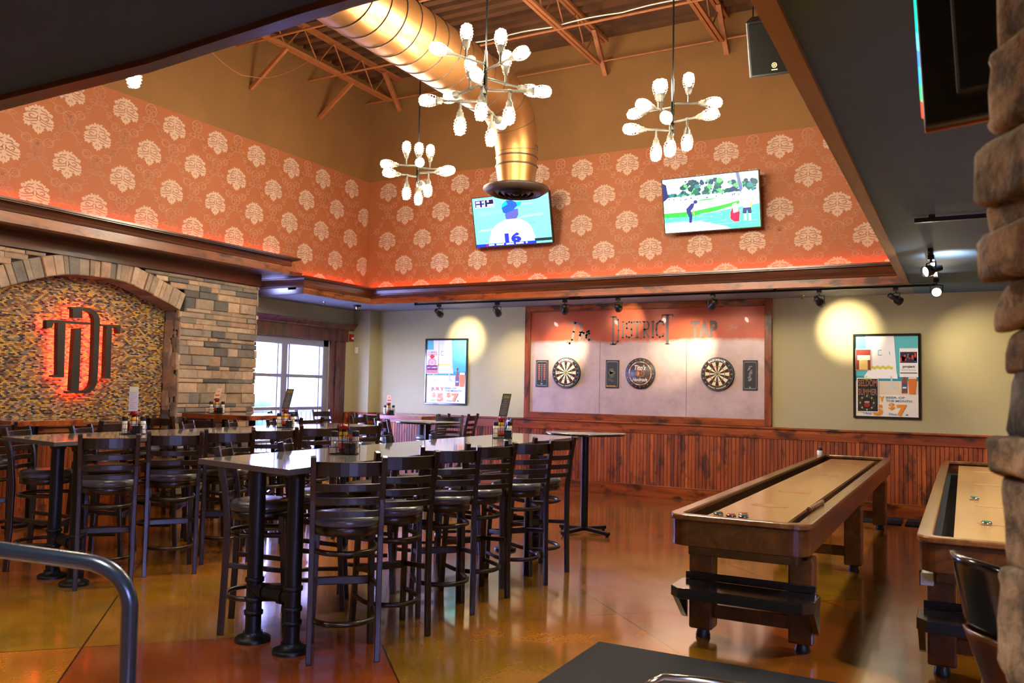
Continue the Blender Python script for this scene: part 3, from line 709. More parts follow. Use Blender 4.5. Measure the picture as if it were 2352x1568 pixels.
def chandelier(c, L, arms, label, ztop=6.16, group='pipe chandeliers with caged bulbs'):
    t = thing('pipe_chandelier', label, 'chandelier', c, 0, group)
    zmin = min(a[0] for a in arms)
    b = MB(); b.tube([(0, 0, zmin - .03), (0, 0, .28)], .013, 10); b.tube([(0, 0, .28), (0, 0, ztop - c[2])], .008, 8); b.lathe([(.05, ztop - c[2] - .03), (.06, ztop - c[2] - .0)], n=16)
    b.lathe([(.012, zmin - .05), (.02, zmin - .045), (.02, zmin - .01)], n=10)
    b.build('stem', 'iron', t, world=False)
    for dz, az, k, tee in arms:
        d = RL * math.cos(math.radians(az)) + FL * math.sin(math.radians(az)); l = L * k
        b = MB(); b.tube([(0, 0, dz), d * l + Vector((0, 0, dz))], .0105, 8)
        b.tube([d * (l * .52) + Vector((0, 0, dz)), d * (l * .60) + Vector((0, 0, dz))], .016, 8)
        for q in (-1, 1): b.tube([(0, 0, dz - .02), (0, 0, dz + .02)], .017, 10)
        b.tube([d * (l * .56) + Vector((0, 0, dz)), d * (l * .56) + Vector((0, 0, dz + tee * .09))], .0105, 8)
        b.build('arm', 'pipe', t, world=False)
        bulb_at(t, d * (l + .02) + Vector((0, 0, dz)), d)
        bulb_at(t, d * (l * .56) + Vector((0, 0, dz + tee * .115)), (0, 0, tee))
A1 = [(.17, 219, 1, 1), (.12, 308, 1, 1), (.06, 35, 1, 1), (.02, 132, 1, 1), (-.04, 0, 1, -1), (-.06, 262, .8, -1), (-.13, 180, 1, -1), (-.16, 75, 1, -1)]
chandelier((-3.303, 5.57, 3.86), .345, A1, 'largest pipe chandelier, hanging nearest in front of the bronze duct')
A2 = [(.06, 350, .9, 1), (.03, 150, .9, 1), (-.02, 215, .9, 1), (-.10, 320, .95, -1), (-.16, 250, .8, -1), (-.17, 182, .95, -1)]
chandelier((-2.183, 6.859, 3.89), .265, A2, 'pipe chandelier hanging right of the duct, above the golf television')
A3 = [(.06, 190, .95, 1), (.04, 10, .95, 1), (.02, 280, .8, 1), (-.06, 205, .9, -1), (-.02, 345, .9, -1), (-.08, 90, .8, -1)]
chandelier((-5.326, 7.551, 3.87), .25, A3, 'smallest looking pipe chandelier, hanging in the far room corner')
chandelier((-5.05, 3.60, 3.88), .31, [(.06, 200, .9, 1), (-.12, 40, .62, -1), (-.10, 300, .8, -1), (-.02, 110, .9, 1)], 'pipe chandelier mostly hidden above the dark ceiling edge at left')

# ================================================================== televisions
def tv(name, label, A, Bm, w_, tilt_top, draw):
    """A: top-left corner, Bm: bottom-left corner (world); runs along +X"""
    A = Vector(A); Bm = Vector(Bm); up = (A - Bm); h = up.length; up.normalize(); ux = Vector((1, 0, 0)); n = ux.cross(up)   # n points to the viewer (-Y)
    t = thing(name, label, 'television', tuple(Bm)); 
    f = lambda u, v, d: Bm + ux * u + up * v + n * d
    b = MB(); b.add([f(u, v, d) for d in (-.05, -.004) for u, v in ((.0, .0), (w_, 0), (w_, h), (0, h))], [(3, 2, 1, 0), (4, 5, 6, 7), (0, 1, 5, 4), (1, 2, 6, 5), (2, 3, 7, 6), (3, 0, 4, 7)])
    b.build('casing', 'blackmetal', t, bevel=.004)
    b = MB(); e = .012
    for u0, v0, u1, v1 in ((0, 0, w_, e), (0, h - e, w_, h), (0, e, e, h - e), (w_ - e, e, w_, h - e)):
        b.add([f(u, v, d) for d in (-.004, .004) for u, v in ((u0, v0), (u1, v0), (u1, v1), (u0, v1))], [(3, 2, 1, 0), (4, 5, 6, 7), (0, 1, 5, 4), (1, 2, 6, 5), (2, 3, 7, 6), (3, 0, 4, 7)])
    b.build('bezel', 'pipe', t)
    p = Pic(f(e, e, 0), ux * (w_ - 2 * e), up * (h - 2 * e), .0002); draw(p); p.build('screen', 'screen', t)
    b = MB(); c = Bm + ux * w_ / 2 + up * h / 2; b.box(c.x - .15, c.x + .15, c.y + .05, YU - .003, c.z - .12, c.z + .12); b.build('wall_mount', 'blackmetal', t)
    return t
def draw_ball(p):
    rr_ = random.Random(3)
    p.rect(0, 0, 1, 1, S(96, 226, 214))
    for i in range(14):
        y = rr_.random(); x = rr_.random() * .8; p.poly([(x, y), (x + .35, y + .03), (x + .3, y + .07), (x + .05, y + .05)], random.choice([S(120, 238, 226), S(80, 210, 198), S(140, 240, 232)]), False) if y < .9 and x < .62 else None
    p.k += 1
    W_ = S(255, 255, 255)
    p.poly([(.17, .06), (.22, .30), (.28, .42), (.42, .52), (.60, .52), (.70, .43), (.75, .34), (.80, .06)], W_)
    p.poly([(.43, .52), (.42, .62), (.45, .70), (.60, .72), (.60, .60), (.57, .52)], S(70, 74, 140))
    p.poly([(.40, .66), (.385, .76), (.40, .84), (.45, .90), (.52, .90), (.58, .85), (.60, .78), (.53, .69), (.43, .64)], S(20, 70, 240))
    p.poly([(.58, .85), (.66, .85), (.63, .78), (.60, .76)], S(0, 180, 190))
    p.poly([(.385, .76), (.40, .84), (.45, .90), (.47, .82)], S(0, 150, 220))
    p.text('16', .39, .045, .61, .25, S(30, 40, 150), .07)
    p.rect(.03, .80, .29, .96, S(220, 240, 255)); p.rect(.035, .81, .16, .95, S(20, 30, 90)); p.rect(.17, .81, .285, .95, S(10, 20, 60))
    [p.rect(x_, y_, x_ + .022, y_ + .04, W_, up=(q_ == 0)) for q_, (x_, y_) in enumerate(((.05, .89), (.078, .89), (.13, .89), (.05, .82), (.078, .82), (.13, .82), (.20, .82), (.228, .82), (.256, .82), (.20, .90)))]
    p.rect(.78, .04, 1, .10, S(20, 34, 40)); p.rect(0, 0, .80, .055, S(20, 40, 170)); [p.rect(.17 + q_ * .026, .014, .19 + q_ * .026, .042, W_, up=(q_ == 0)) for q_ in range(20) if q_ % 5 != 3]
    p.rect(.14, .005, .155, .05, S(200, 20, 30))
tv('television', 'wall television showing a ball player from behind in a blue cap, number 16', (-6.0, 9.80, 4.111), (-6.007, 9.98, 3.437), 1.20, 0, draw_ball)
def draw_golf(p):
    rr_ = random.Random(5); W_ = S(255, 255, 255)
    p.rect(0, 0, 1, 1, S(236, 246, 255))
    p.rect(0, .0, 1, .60, S(208, 250, 226))
    for i in range(190):
        x = .02 + rr_.random() * .96; top = .30 if .2 < x < .62 else (.22 if x > .7 else .07); y = .66 + rr_.random() * (top - .03); r = .012 + rr_.random() * .024
        p.disc(x, y, r, rr_.choice([S(16, 80, 66), S(8, 46, 66), S(12, 40, 80), S(70, 150, 84), S(24, 100, 104), S(10, 60, 60)]), n=7, up=(i % 10 == 0), ry=r * 1.5)
    p.rect(0, .60, 1, .66, S(226, 240, 250))
    p.k += 1
    for i in range(60): p.rect(*(lambda x, y: (x, y, x + .012, y + .022))(rr_.random() * .97, .585 + rr_.random() * .07), rr_.choice([S(30, 60, 140), S(110, 140, 200), S(20, 30, 70), W_]), False)
    p.poly([(0, .40), (.3, .55), (1, .60), (1, .30), (0, .30)], S(238, 255, 244))
    p.poly([(0, .29), (0, .37), (.3, .37), (.62, .44), (.80, .50), (.80, .44), (.55, .34), (.3, .28)], S(40, 200, 50))
    p.poly([(.35, .55), (.42, .58), (.60, .58), (.5, .555)], S(50, 206, 70))
    p.poly([(0, .0), (0, .29), (.30, .28), (.58, .34), (1, .42), (1, 0)], S(70, 222, 140))
    p.poly([(0, 0), (0, .19), (.38, .18), (.66, .05), (.7, 0)], S(206, 250, 234))
    for i in range(30): 
        x, y = rr_.random() * .9, .06 + rr_.random() * .26; p.poly([(x, y), (x + .09, y + .004), (x + .07, y + .016)], S(130, 240, 180), False)
    p.poly([(.0, .94), (.04, .90), (.055, .66), (.01, .60), (0, .60)], S(24, 30, 80))
    p.poly([(.775, 1), (.81, 1), (.85, .62), (.83, .50)], S(70, 80, 120))
    D_ = S(30, 40, 96)   # golfer bent over the ball
    p.poly([(.245, .36), (.24, .42), (.30, .52), (.335, .52), (.32, .44), (.29, .38), (.305, .30), (.295, .16), (.265, .16), (.268, .26)], D_)
    p.poly([(.315, .44), (.325, .36), (.33, .30), (.318, .30), (.305, .38)], S(170, 110, 90)); p.disc(.345, .54, .022, D_, .035); p.poly([(.26, .155), (.30, .165), (.315, .145), (.26, .14)], W_)
    p.poly([(.80, .52), (.83, .68), (.86, .74), (.89, .68), (.96, .56), (.93, .40), (.91, .36), (.84, .36)], W_)
    p.poly([(.835, .36), (.915, .36), (.92, .25), (.885, .25), (.875, .32), (.865, .25), (.825, .26)], S(40, 46, 90))
    p.rect(.84, .13, .865, .25, W_, False); p.rect(.89, .12, .91, .25, W_, False); p.poly([(.905, .36), (.92, .36), (.93, .47), (.915, .44)], S(220, 220, 40))
    p.poly([(.70, .18), (.705, .30), (.74, .42), (.77, .42), (.80, .28), (.79, .12), (.74, .12)], S(200, 20, 60)); p.poly([(.735, .28), (.73, .44), (.77, .46), (.785, .30)], W_)
tv('television', 'wall television showing two golfers on a green fairway', (-3.262, 9.82, 4.096), (-3.263, 9.98, 3.439), 1.185, 0, draw_golf)
# television beside the stone pillar, seen from behind and edge-on
t = thing('television', 'black television seen edge-on beside the rough stone pillar, hung from ceiling', 'television', (-.07, 2.17, 2.1))
d = Vector((.955, -.3, 0)); n = Vector((-.3, -.955, 0)); f = lambda u, v, w_: Vector((-.075, 2.18, 2.095)) + d * u + n * w_ + Vector((-.05 * v, .0, v))
def slab(b, u0, u1, v0, v1, w0, w1, mi=0, col=None):
    return b.add([f(u, v, w_) for w_ in (w0, w1) for u, v in ((u0, v0), (u1, v0), (u1, v1), (u0, v1))], [(3, 2, 1, 0), (4, 5, 6, 7), (0, 1, 5, 4), (1, 2, 6, 5), (2, 3, 7, 6), (3, 0, 4, 7)], mi, col)
slab(MB(), .012, .95, 0, .56, 0, .035).build('casing', 'blackmetal', t, bevel=.004)
slab(MB(), .10, .6, .04, .50, .035, .09).build('back_cover', 'blackmetal', t, bevel=.01)
slab(MB(), 0, .95, -.004, .564, -.012, 0).build('bezel', 'trim', t, bevel=.003)
p = Pic(f(.0, .03, .0), Vector((-.05, 0, 1)) * .5, n * .014 - d * .0, .0004); p.n = -d
for i in range(12): p.rect(i / 12, 0, (i + 1) / 12, 1, [S(190, 60, 40), S(60, 200, 120), S(40, 160, 255), S(60, 120, 230), S(90, 220, 255), S(0, 210, 170), S(0, 200, 150), S(0, 190, 160), S(40, 200, 190), S(30, 60, 200), S(60, 60, 255), S(60, 40, 220)][i], False)
p.build('screen', 'screen', t)  # glowing colours on the side edge paint light leaking from the hidden screen
slab(MB(), .3, .38, .2, .28, .09, .2).build('mount_arm', 'blackmetal', t)
MB().box(.28, .34, 1.80, 1.86, 2.3, ZC).build('ceiling_pole', 'blackmetal', t)

# ================================================================== loudspeaker
t = thing('loudspeaker', 'big black loudspeaker hanging high in front of the brown wall', 'loudspeaker', (-1.45, 7.1, 4.4))
rot = Matrix.Rotation(math.radians(4), 4, 'Z') @ Matrix.Rotation(math.radians(30), 4, 'X'); T = Matrix.Translation((-1.37, 7.10, 4.40)) @ rot
MB().box(-.23, .23, 0, .34, -.235, .235, T=T).build('cabinet', 'blackmetal', t, bevel=.012)
MB().box(-.205, .205, -.012, 0, -.21, .21, T=T).build('grille', plain('speaker_grille', S(9, 9, 8), .85, var=.2, scale=120, spec=.1), t, bevel=.004)
p = Pic(T @ Vector((-.06, -.0125, -.19)), rot.to_3x3() @ Vector((1, 0, 0)), rot.to_3x3() @ Vector((0, 0, 1)), .001)
p.ring(.045, .045, .017, .022, S(200, 170, 140)); 
for q in range(3):
    a = q * PI / 3; p.line([(.045 - .015 * math.cos(a), .045 - .015 * math.sin(a)), (.045 + .015 * math.cos(a), .045 + .015 * math.sin(a))], .004, S(200, 170, 140), False)
p.rect(.02, .004, .07, .012, S(200, 170, 140)); p.build('emblem', 'pic', t)
for sx in (-.19, .19):
    MB().tube([T @ Vector((sx, .17, .22)), T @ Vector((sx, .17, .22)) + Vector((0, .1, 1.5))], .006, 6).build('hanging_cable', 'iron', t)

# ================================================================== lights: LED strips, track lights
def strip(label, p, q, off=(0, 0, 0)):
    t = tag(MB().bar(p, q, .02, .01).build('led_strip', 'led', loc=p), label, 'light strip', 'red light strips on the cornices')
    return t
strip('red light strip on top of the back cornice, below the two televisions', (XL + .1, 10.105, 2.965), (-.6, 10.105, 2.965))
strip('red light strip on top of the short left cornice by the room corner', (-8.03, 8.7, 2.965), (-8.03, 10.0, 2.965))
strip('red light strip on top of the deep beam over the stone wall', (-8.03, 2.4, 3.175), (-8.03, 8.25, 3.175))
TY = 10.30
tk = tag(MB().box(-7.25, -.25, TY - .018, TY + .018, 2.70, 2.725).box(-4.7, -4.55, TY - .03, TY + .03, 2.695, 2.74).box(-7.25, -7.22, TY - .018, TY + .018, 2.70, 2.74).box(-2.0, -1.97, TY - .015, TY + .015, 2.72, 2.74).box(-.28, -.25, TY - .015, TY + .015, 2.72, 2.74).build('light_track', 'blackmetal', loc=(-4, TY, 2.72)), 'long black light track along the low ceiling by the back wall', 'light track')
tag(MB().box(-.29, 1.9, 6.44, 6.476, 2.69, 2.72).box(-.2, -.16, 6.44, 6.476, 2.715, 2.74).box(1.7, 1.74, 6.44, 6.476, 2.715, 2.74).build('light_track', 'blackmetal', loc=(.5, 6.46, 2.7)), 'short black light track on the dark right ceiling', 'light track')
tag(MB().box(-.255, -.215, 7.9, 10.28, 2.70, 2.725).box(-.255, -.215, 7.9, 7.94, 2.72, 2.74).build('light_track', 'blackmetal', loc=(-.23, 9, 2.72)), 'black light track running toward the back wall at the right ceiling edge', 'light track')
HEAD = None
def head(loc, aim, label, power, spot=.62, face=True):
    """track head: stem, stirrup, can; lamp inside the can"""
    loc = Vector(loc); t = thing('track_spotlight', label, 'spotlight', tuple(loc), 0, 'black spotlights on the ceiling tracks'); t.scale = (1.3,) * 3
    piv = Vector((0, 0, -.10)); d = (Vector(aim) - (loc + piv)).normalized(); q = d.to_track_quat('Z', 'Y').to_matrix().to_4x4(); T_ = Matrix.Translation(piv) @ q
    MB().box(-.02, .02, -.02, .02, -.03, 0).tube([(0, 0, -.03), (0, 0, -.05)], .008, 8).build('stem', 'blackmetal', t, world=False)
    side = T_.to_3x3() @ Vector((1, 0, 0)); b = MB(); b.tube([(0, 0, -.045), side * .045 + Vector((0, 0, -.05)), side * .045 + piv, ], .005, 6); b.tube([(0, 0, -.045), side * -.045 + Vector((0, 0, -.05)), side * -.045 + piv], .005, 6); b.build('stirrup', 'blackmetal', t, world=False)
    b = MB(); b.lathe([(.0, -.075), (.022, -.075), (.022, -.02), (.036, .0), (.040, .05), (.036, .05), (.030, .02)], n=20, T=T_); b.build('can', 'blackmetal', t, world=False)
    MB().lathe([(.0, .030), (.032, .030), (.033, .036), (0, .040)], n=20, T=T_).build('lamp_face', 'lampface', t, world=False)
    lp = lamp('SPOT', 'track_lamp', loc + piv * 1.3 + d * .085, power, (1.0, .80, .52), .012, target=Vector(aim), spot=spot, blend=1.0)
AIMS = [(-6.82, (-6.95, YB, 2.27), 34, 'track spotlight above the July poster, first from the left', .75), (-5.83, (-6.0, YB, 1.9), 9, 'track spotlight just left of the dart panel, second from the left', .9), (-4.77, (-5.22, YB, 2.10), 40, 'track spotlight above the left dartboard', .72), (-4.0, (-4.25, YB, 2.5), 16, 'track spotlight above the lettering, third from the left of the panel', .60), (-2.74, (-3.38, YB, 2.08), 44, 'track spotlight above the right dartboard', .75), (-1.48, (-1.3, YB, 2.32), 40, 'track spotlight left of the right poster, sixth from the left', .80), (-.66, (.3, YB, 1.95), 12, 'track spotlight right above the right poster', 1.0)]
for x, aim, pw, lb, sp in AIMS: head((x, TY, 2.70), aim, lb, pw * 3.4, sp * 1.08)
head((-.235, 8.05, 2.70), (-1.3, 7.2, 2.2), 'track spotlight pointing left at the right ceiling edge, nearer one', 12, 1.2)
head((-.235, 9.7, 2.70), (.0, 5.5, 1.6), 'track spotlight shining toward the camera at the right ceiling edge', 14, 1.3)
lamp('SPOT', 'track_lamp', (-.12, 8.25, 2.55), 8, (1, .93, .8), .02, target=(-.1, 8.3, 2.74), spot=2.4, blend=.8)
# added fill: unseen ceiling spots over the right shuffleboard and around the camera
def fill_downlight(x, y, power, z=2.735, group='added fill lights in the ceiling, out of view', lb=None):
    t = tag(MB().lathe([(.085, z - .0), (.09, z - .01), (.07, z - .01), (.068, z - .004)], (x, y, 0), 24).build('added_fill_light', 'white', loc=(x, y, z)), lb or 'added round fill light, out of view', 'ceiling light', group)
    MB().lathe([(0, z - .002), (.066, z - .003), (.066, z - .0015)], (x, y, 0), 24).build('lens', 'lampface', t)
    lamp('SPOT', 'fill_lamp', (x, y, z - .03), power, (1.0, .94, .86), .06, target=(x, y, 0), spot=2.2, blend=.8)
for x, y, lb in ((1.3, 6.6, 'middle of the right shuffleboard'), (1.3, 9.4, 'far end of the right shuffleboard'), (.9, 3.9, 'near end of the right shuffleboard'), (-1.5, .9, 'aisle left of the camera'), (-4.5, .9, 'handrail'), (-7.2, .9, 'far left aisle'), (1.2, .6, 'seats right of the camera'), (-3, -1.8, 'bar behind the camera')): fill_downlight(x, y, 175, lb='added unseen fill light in the ceiling over the ' + lb)


# ================================================================== wall items
def framed_poster(label, x0, x1, z0, z1, draw, y=YB):
    t = thing('framed_poster', label, 'poster', ((x0 + x1) / 2, y, z0), 0, 'framed beer posters on the back wall'); e = .028
    b = MB(); b.box(x0, x1, y - .03, y - .001, z0, z0 + e).box(x0, x1, y - .03, y - .001, z1 - e, z1).box(x0, x0 + e, y - .03, y - .001, z0 + e, z1 - e).box(x1 - e, x1, y - .03, y - .001, z0 + e, z1 - e)
    b.build('frame', 'gloss_black', t, bevel=.004)
    p = Pic((x0 + e, y - .010, z0 + e), (x1 - x0 - 2 * e, 0, 0), (0, 0, z1 - z0 - 2 * e), .0005); p.n = Vector((0, -1, 0)); draw(p, t); 
    return t
CY, OR, BL = S(86, 190, 196), S(222, 140, 60), S(90, 136, 166)
def beer(p, x, y):   # bottle and glass, unit box coordinates
    p.poly([(x, y), (x, y + .15), (x + .03, y + .20), (x + .03, y + .27), (x + .06, y + .27), (x + .06, y + .20), (x + .09, y + .15), (x + .09, y)], S(150, 62, 30)); p.rect(x + .028, y + .26, x + .062, y + .285, S(30, 30, 40))
    p.rect(x + .005, y + .03, x + .085, y + .13, S(70, 84, 120)); p.rect(x + .015, y + .06, x + .075, y + .08, S(220, 226, 236))
    p.poly([(x + .12, y - .01), (x + .10, y + .13), (x + .11, y + .19), (x + .23, y + .19), (x + .235, y + .13), (x + .21, y - .01)], S(216, 120, 40)); p.rect(x + .108, y + .18, x + .232, y + .215, S(244, 236, 216))
def poster_base(p):
    p.rect(0, 0, 1, 1, S(238, 234, 222)); p.rect(0, .40, 1, 1, CY); p.rect(0, .27, 1, .45, S(226, 214, 188)); p.rect(0, .44, 1, .50, S(40, 150, 180))
    p.poly([(.14, .42), (.14, .50), (.20, .56), (.16, 1.0), (.62, 1.0), (.66, .56), (.68, .47), (.14, .47)], S(246, 248, 248))     # white rocking chair
    for sx in (.16, .56): p.poly([(sx, .50), (sx + .02, .36), (sx + .1, .34), (sx + .1, .36), (sx + .04, .38), (sx + .03, .50)], S(190, 214, 226))
    for k in range(9): p.disc(.22 + k * .045, .60 + .012 * (k % 2), .028, S(214, 214, 70), .02, 10, up=(k == 0))
    p.line([(.37, .82), (.37, .76), (.43, .762)], .008, S(60, 170, 190)); p.line([(.37, .82), (.42, .824)], .008, S(60, 170, 190), False); p.line([(.55, .80), (.555, .77)], .010, S(60, 170, 190), False)
def draw_left(p, t):
    poster_base(p); beer(p, .74, .27)
    p.text('JULY', .12, .18, .46, .25, S(196, 104, 92), .02); p.text('BEER OF', .48, .222, .78, .248, BL, .02); p.text('THE MONTH', .48, .18, .90, .208, BL, .02)
    p.text('$', .16, .085, .25, .165, OR, .03); p.text('5', .29, .02, .44, .155, OR, .06); p.text('$', .53, .085, .63, .165, OR, .03); p.text('7', .66, .02, .82, .155, OR, .06)
    p.text('16oz', .13, .03, .26, .055, BL, .02); p.text('20oz', .53, .025, .66, .052, BL, .02); p.rect(.80, .03, .84, .045, S(40, 40, 90))
    p.build('print', 'pic_gloss', t)
    q = Pic(p.O, p.ux, p.uy, .0005); q.n = Vector((0, -1, 0)); q.k = p.k + 3
    q.rect(.0, .46, .30, .85, S(244, 240, 240)); q.text('SUMMER', .04, .79, .27, .825, S(200, 150, 140), .02); q.text('SUNDAYS', .04, .755, .27, .785, S(190, 60, 70), .02)
    q.disc(.15, .64, .11, S(220, 170, 165), .085); q.ring(.15, .64, .045, .055, S(255, 255, 255), ay=.8); q.poly([(.08, .74), (.15, .78), (.22, .74), (.15, .70)], S(214, 70, 50))
    q.rect(.015, .525, .29, .60, S(120, 40, 110)); q.rect(.015, .47, .29, .525, S(206, 140, 130)); q.text('JULY LINEUP', .03, .545, .28, .575, S(250, 240, 250), .02)
    q.build('taped_flyer', 'paper', t)
framed_poster('framed beer poster on back wall near the window, reading JULY $5 $7', -7.731, -6.918, 1.20, 2.265, draw_left)
def draw_right(p, t):
    poster_base(p); beer(p, .74, .29)
    OO = S(226, 142, 40)
    p.text('Y', .38, .185, .47, .25, OO, .05); p.text('BEER OF', .49, .222, .79, .248, BL, .02); p.text('THE MONTH', .49, .18, .90, .208, BL, .02)
    p.text('5', .29, .01, .44, .145, OO, .06); p.text('$', .53, .08, .63, .17, OO, .03); p.text('7', .66, .01, .82, .15, OO, .06); p.text('14oz', .13, .02, .26, .048, BL, .02); p.text('20oz', .53, .018, .66, .046, BL, .02); p.rect(.80, .02, .84, .032, S(40, 40, 70))
    p.build('print', 'pic_gloss', t)
    def sub(): 
        q = Pic(p.O, p.ux, p.uy, .0005); q.n = Vector((0, -1, 0)); q.k = p.k + 3; return q
    q = sub(); q.rect(.02, .05, .37, .475, S(240, 240, 240)); q.rect(.035, .06, .36, .465, S(26, 26, 26)); q.text('SELDOM', .045, .37, .35, .455, S(150, 104, 84), .02); q.text('SUMMER', .045, .26, .35, .34, S(150, 104, 84), .02)
    q.rect(.13, .457, .26, .472, S(170, 200, 40)); q.disc(.185, .165, .15, S(50, 52, 34), .095); q.disc(.185, .16, .085, S(34, 16, 14), .068); q.disc(.185, .14, .05, S(150, 30, 26), .03); q.disc(.185, .175, .045, S(160, 160, 160), .012)
    for k in range(8): q.disc(.185 + .11 * math.cos(k * PI / 4), .165 + .085 * math.sin(k * PI / 4), .012, S(190, 180, 90), n=8, up=(k == 0))
    q.build('taped_flyer', 'paper', t)
    q = sub(); q.rect(.71, .49, 1.0, .845, S(244, 244, 244)); q.rect(.72, .665, .985, .80, S(40, 40, 60))
    for k in range(16): q.rect(*(lambda x, y: (x, y, x + .03, y + .05))(.725 + random.random() * .225, .67 + random.random() * .075), random.choice([S(200, 70, 50), S(70, 90, 200), S(120, 130, 160), S(30, 30, 40)]), up=(k == 0))
    q.text('project', .76, .595, .95, .635, S(20, 20, 30), .03); q.rect(.74, .575, .97, .58, S(150, 150, 160)); q.rect(.72, .535, .985, .545, S(30, 30, 40)); q.build('taped_flyer', 'paper', t)
    q = sub(); q.rect(0, .57, .26, .84, S(240, 236, 220)); q.rect(.005, .575, .25, .83, S(150, 60, 50)); q.rect(.06, .58, .20, .76, S(236, 206, 120)); q.rect(.03, .70, .24, .76, S(250, 246, 220)); q.build('taped_flyer', 'paper', t)
framed_poster('framed beer poster on back wall above the right shuffleboard, flyers taped over it', -1.219, -.452, 1.195, 2.25, draw_right)
# dart panel
t = thing('dart_surround', 'wood framed painted metal panel carrying the dartboards, lettered District Tap', 'wall panel', (-4.05, YB, 1.04))
x0, x1, z0, z1, e = -5.89, -2.215, 1.042, 2.738, .095
MB().box(x0 + .05, x1 - .05, YB - .016, YB - .001, z0 + .05, z1 - .05).build('backing', 'panel', t)
b = MB(); b.box(x0, x1, YB - .045, YB - .001, z0, z0 + e).box(x0, x1, YB - .045, YB - .001, z1 - e, z1); b.build('frame_rail', 'trim', t, bevel=.006)
b = MB(); b.box(x0, x0 + e, YB - .047, YB - .001, z0, z1).box(x1 - e, x1, YB - .047, YB - .001, z0, z1); b.build('frame_stile', wood('stile_wood', S(66, 26, 9), S(136, 64, 22), S(186, 100, 42), .32, 2, 9, .3), t, bevel=.006)
for xs in (-4.66, -3.37): MB().box(xs - .002, xs + .002, YB - .0175, YB - .0155, z0 + .1, 2.2).build('panel_seam', 'stone_back', t)
p = Pic((0, YB - .0165, 0), (1, 0, 0), (0, 0, 1), .0006); p.n = Vector((0, -1, 0)); G = S(104, 98, 100)
GB = S(98, 88, 88)
def stroke(pts, w_=.034, col=G): p.line(pts, w_, col, False)
p.k = 1
# "The" in loose brush script
stroke([(-5.165, 2.46), (-5.06, 2.475), (-4.99, 2.455)]); stroke([(-5.06, 2.47), (-5.085, 2.34), (-5.11, 2.22), (-5.15, 2.165), (-5.19, 2.19)]); stroke([(-4.965, 2.46), (-4.98, 2.33), (-4.99, 2.215)]); stroke([(-4.985, 2.28), (-4.95, 2.335), (-4.92, 2.32), (-4.925, 2.22)]); stroke([(-4.885, 2.28), (-4.835, 2.31), (-4.84, 2.35), (-4.875, 2.335), (-4.885, 2.25), (-4.84, 2.215), (-4.78, 2.235)])
p.build('lettering', 'pic_gloss', t); p = Pic((0, YB - .0165, 0), (1, 0, 0), (0, 0, 1), .0006); p.n = Vector((0, -1, 0)); p.k = 1
def box_l(x0, z0, x1, z1): p.poly([(x0, z0), (x1, z0), (x1, z1), (x0, z1)], GB, False)
def letter(ch, x0, x1, z0, z1, s=.026):
    w_ = x1 - x0
    if ch == 'D':
        box_l(x0 + .01, z0, x0 + .01 + s, z1); p.line([(x0 - .015, z1 - .008), (x0 + w_ * .5, z1 - .008), (x1 - .02, z1 - .05), (x1 - .012, (z0 + z1) / 2), (x1 - .02, z0 + .05), (x0 + w_ * .5, z0 + .008), (x0 - .015, z0 + .008)], s * .8, GB, False)
    if ch == 'I': box_l((x0 + x1) / 2 - s / 2, z0, (x0 + x1) / 2 + s / 2, z1); box_l(x0, z0, x1, z0 + .012); box_l(x0, z1 - .012, x1, z1)
    if ch == 'S': p.line([(x1, z1 - .05), (x1 - .01, z1 - .015), ((x0 + x1) / 2, z1 - .005), (x0 + .01, z1 - .03), (x0 + .012, z1 - .10), (x1 - .012, z0 + .13), (x1 - .01, z0 + .04), ((x0 + x1) / 2, z0 + .006), (x0 + .01, z0 + .02), (x0, z0 + .06)], s, GB, False)
    if ch == 'T': box_l((x0 + x1) / 2 - s / 2, z0, (x0 + x1) / 2 + s / 2, z1); box_l(x0, z1 - .018, x1, z1); box_l(x0, z1 - .045, x0 + .012, z1); box_l(x1 - .012, z1 - .045, x1, z1); box_l((x0 + x1) / 2 - .035, z0, (x0 + x1) / 2 + .035, z0 + .012)
    if ch == 'R': box_l(x0 + .01, z0, x0 + .01 + s, z1); box_l(x0 - .008, z0, x0 + s + .025, z0 + .012); p.line([(x0 - .005, z1 - .008), (x1 - .03, z1 - .01), (x1 - .01, z1 - .05), (x1 - .02, (z0 + z1) / 2 + .01), (x0 + .02, (z0 + z1) / 2)], s * .75, GB, False); p.line([(x0 + .04, (z0 + z1) / 2), (x1 - .01, z0 + .008)], s, GB, False)
    if ch == 'C': p.line([(x1, z1 - .06), (x1 - .015, z1 - .015), ((x0 + x1) / 2, z1 - .005), (x0 + .015, z1 - .04), (x0 + .006, (z0 + z1) / 2), (x0 + .015, z0 + .04), ((x0 + x1) / 2, z0 + .006), (x1 - .01, z0 + .02), (x1, z0 + .06)], s, GB, False)
letter('D', -4.485, -4.365, 2.14, 2.555, .03)
for ch, a, b_ in (('I', -4.335, -4.285), ('S', -4.265, -4.165), ('T', -4.15, -4.04), ('R', -4.015, -3.91), ('I', -3.885, -3.835), ('C', -3.815, -3.70)): letter(ch, a, b_, 2.235, 2.475)
letter('T', -3.73, -3.565, 2.14, 2.565, .04)
p.build('lettering', 'pic_gloss', t); p = Pic((0, YB - .0165, 0), (1, 0, 0), (0, 0, 1), .0006); p.n = Vector((0, -1, 0))
p.text('TAP', -3.32, 2.23, -2.94, 2.465, GB, .04); p.build('lettering', 'pic_gloss', t); p = Pic((0, YB - .0165, 0), (1, 0, 0), (0, 0, 1), .0006); p.n = Vector((0, -1, 0))
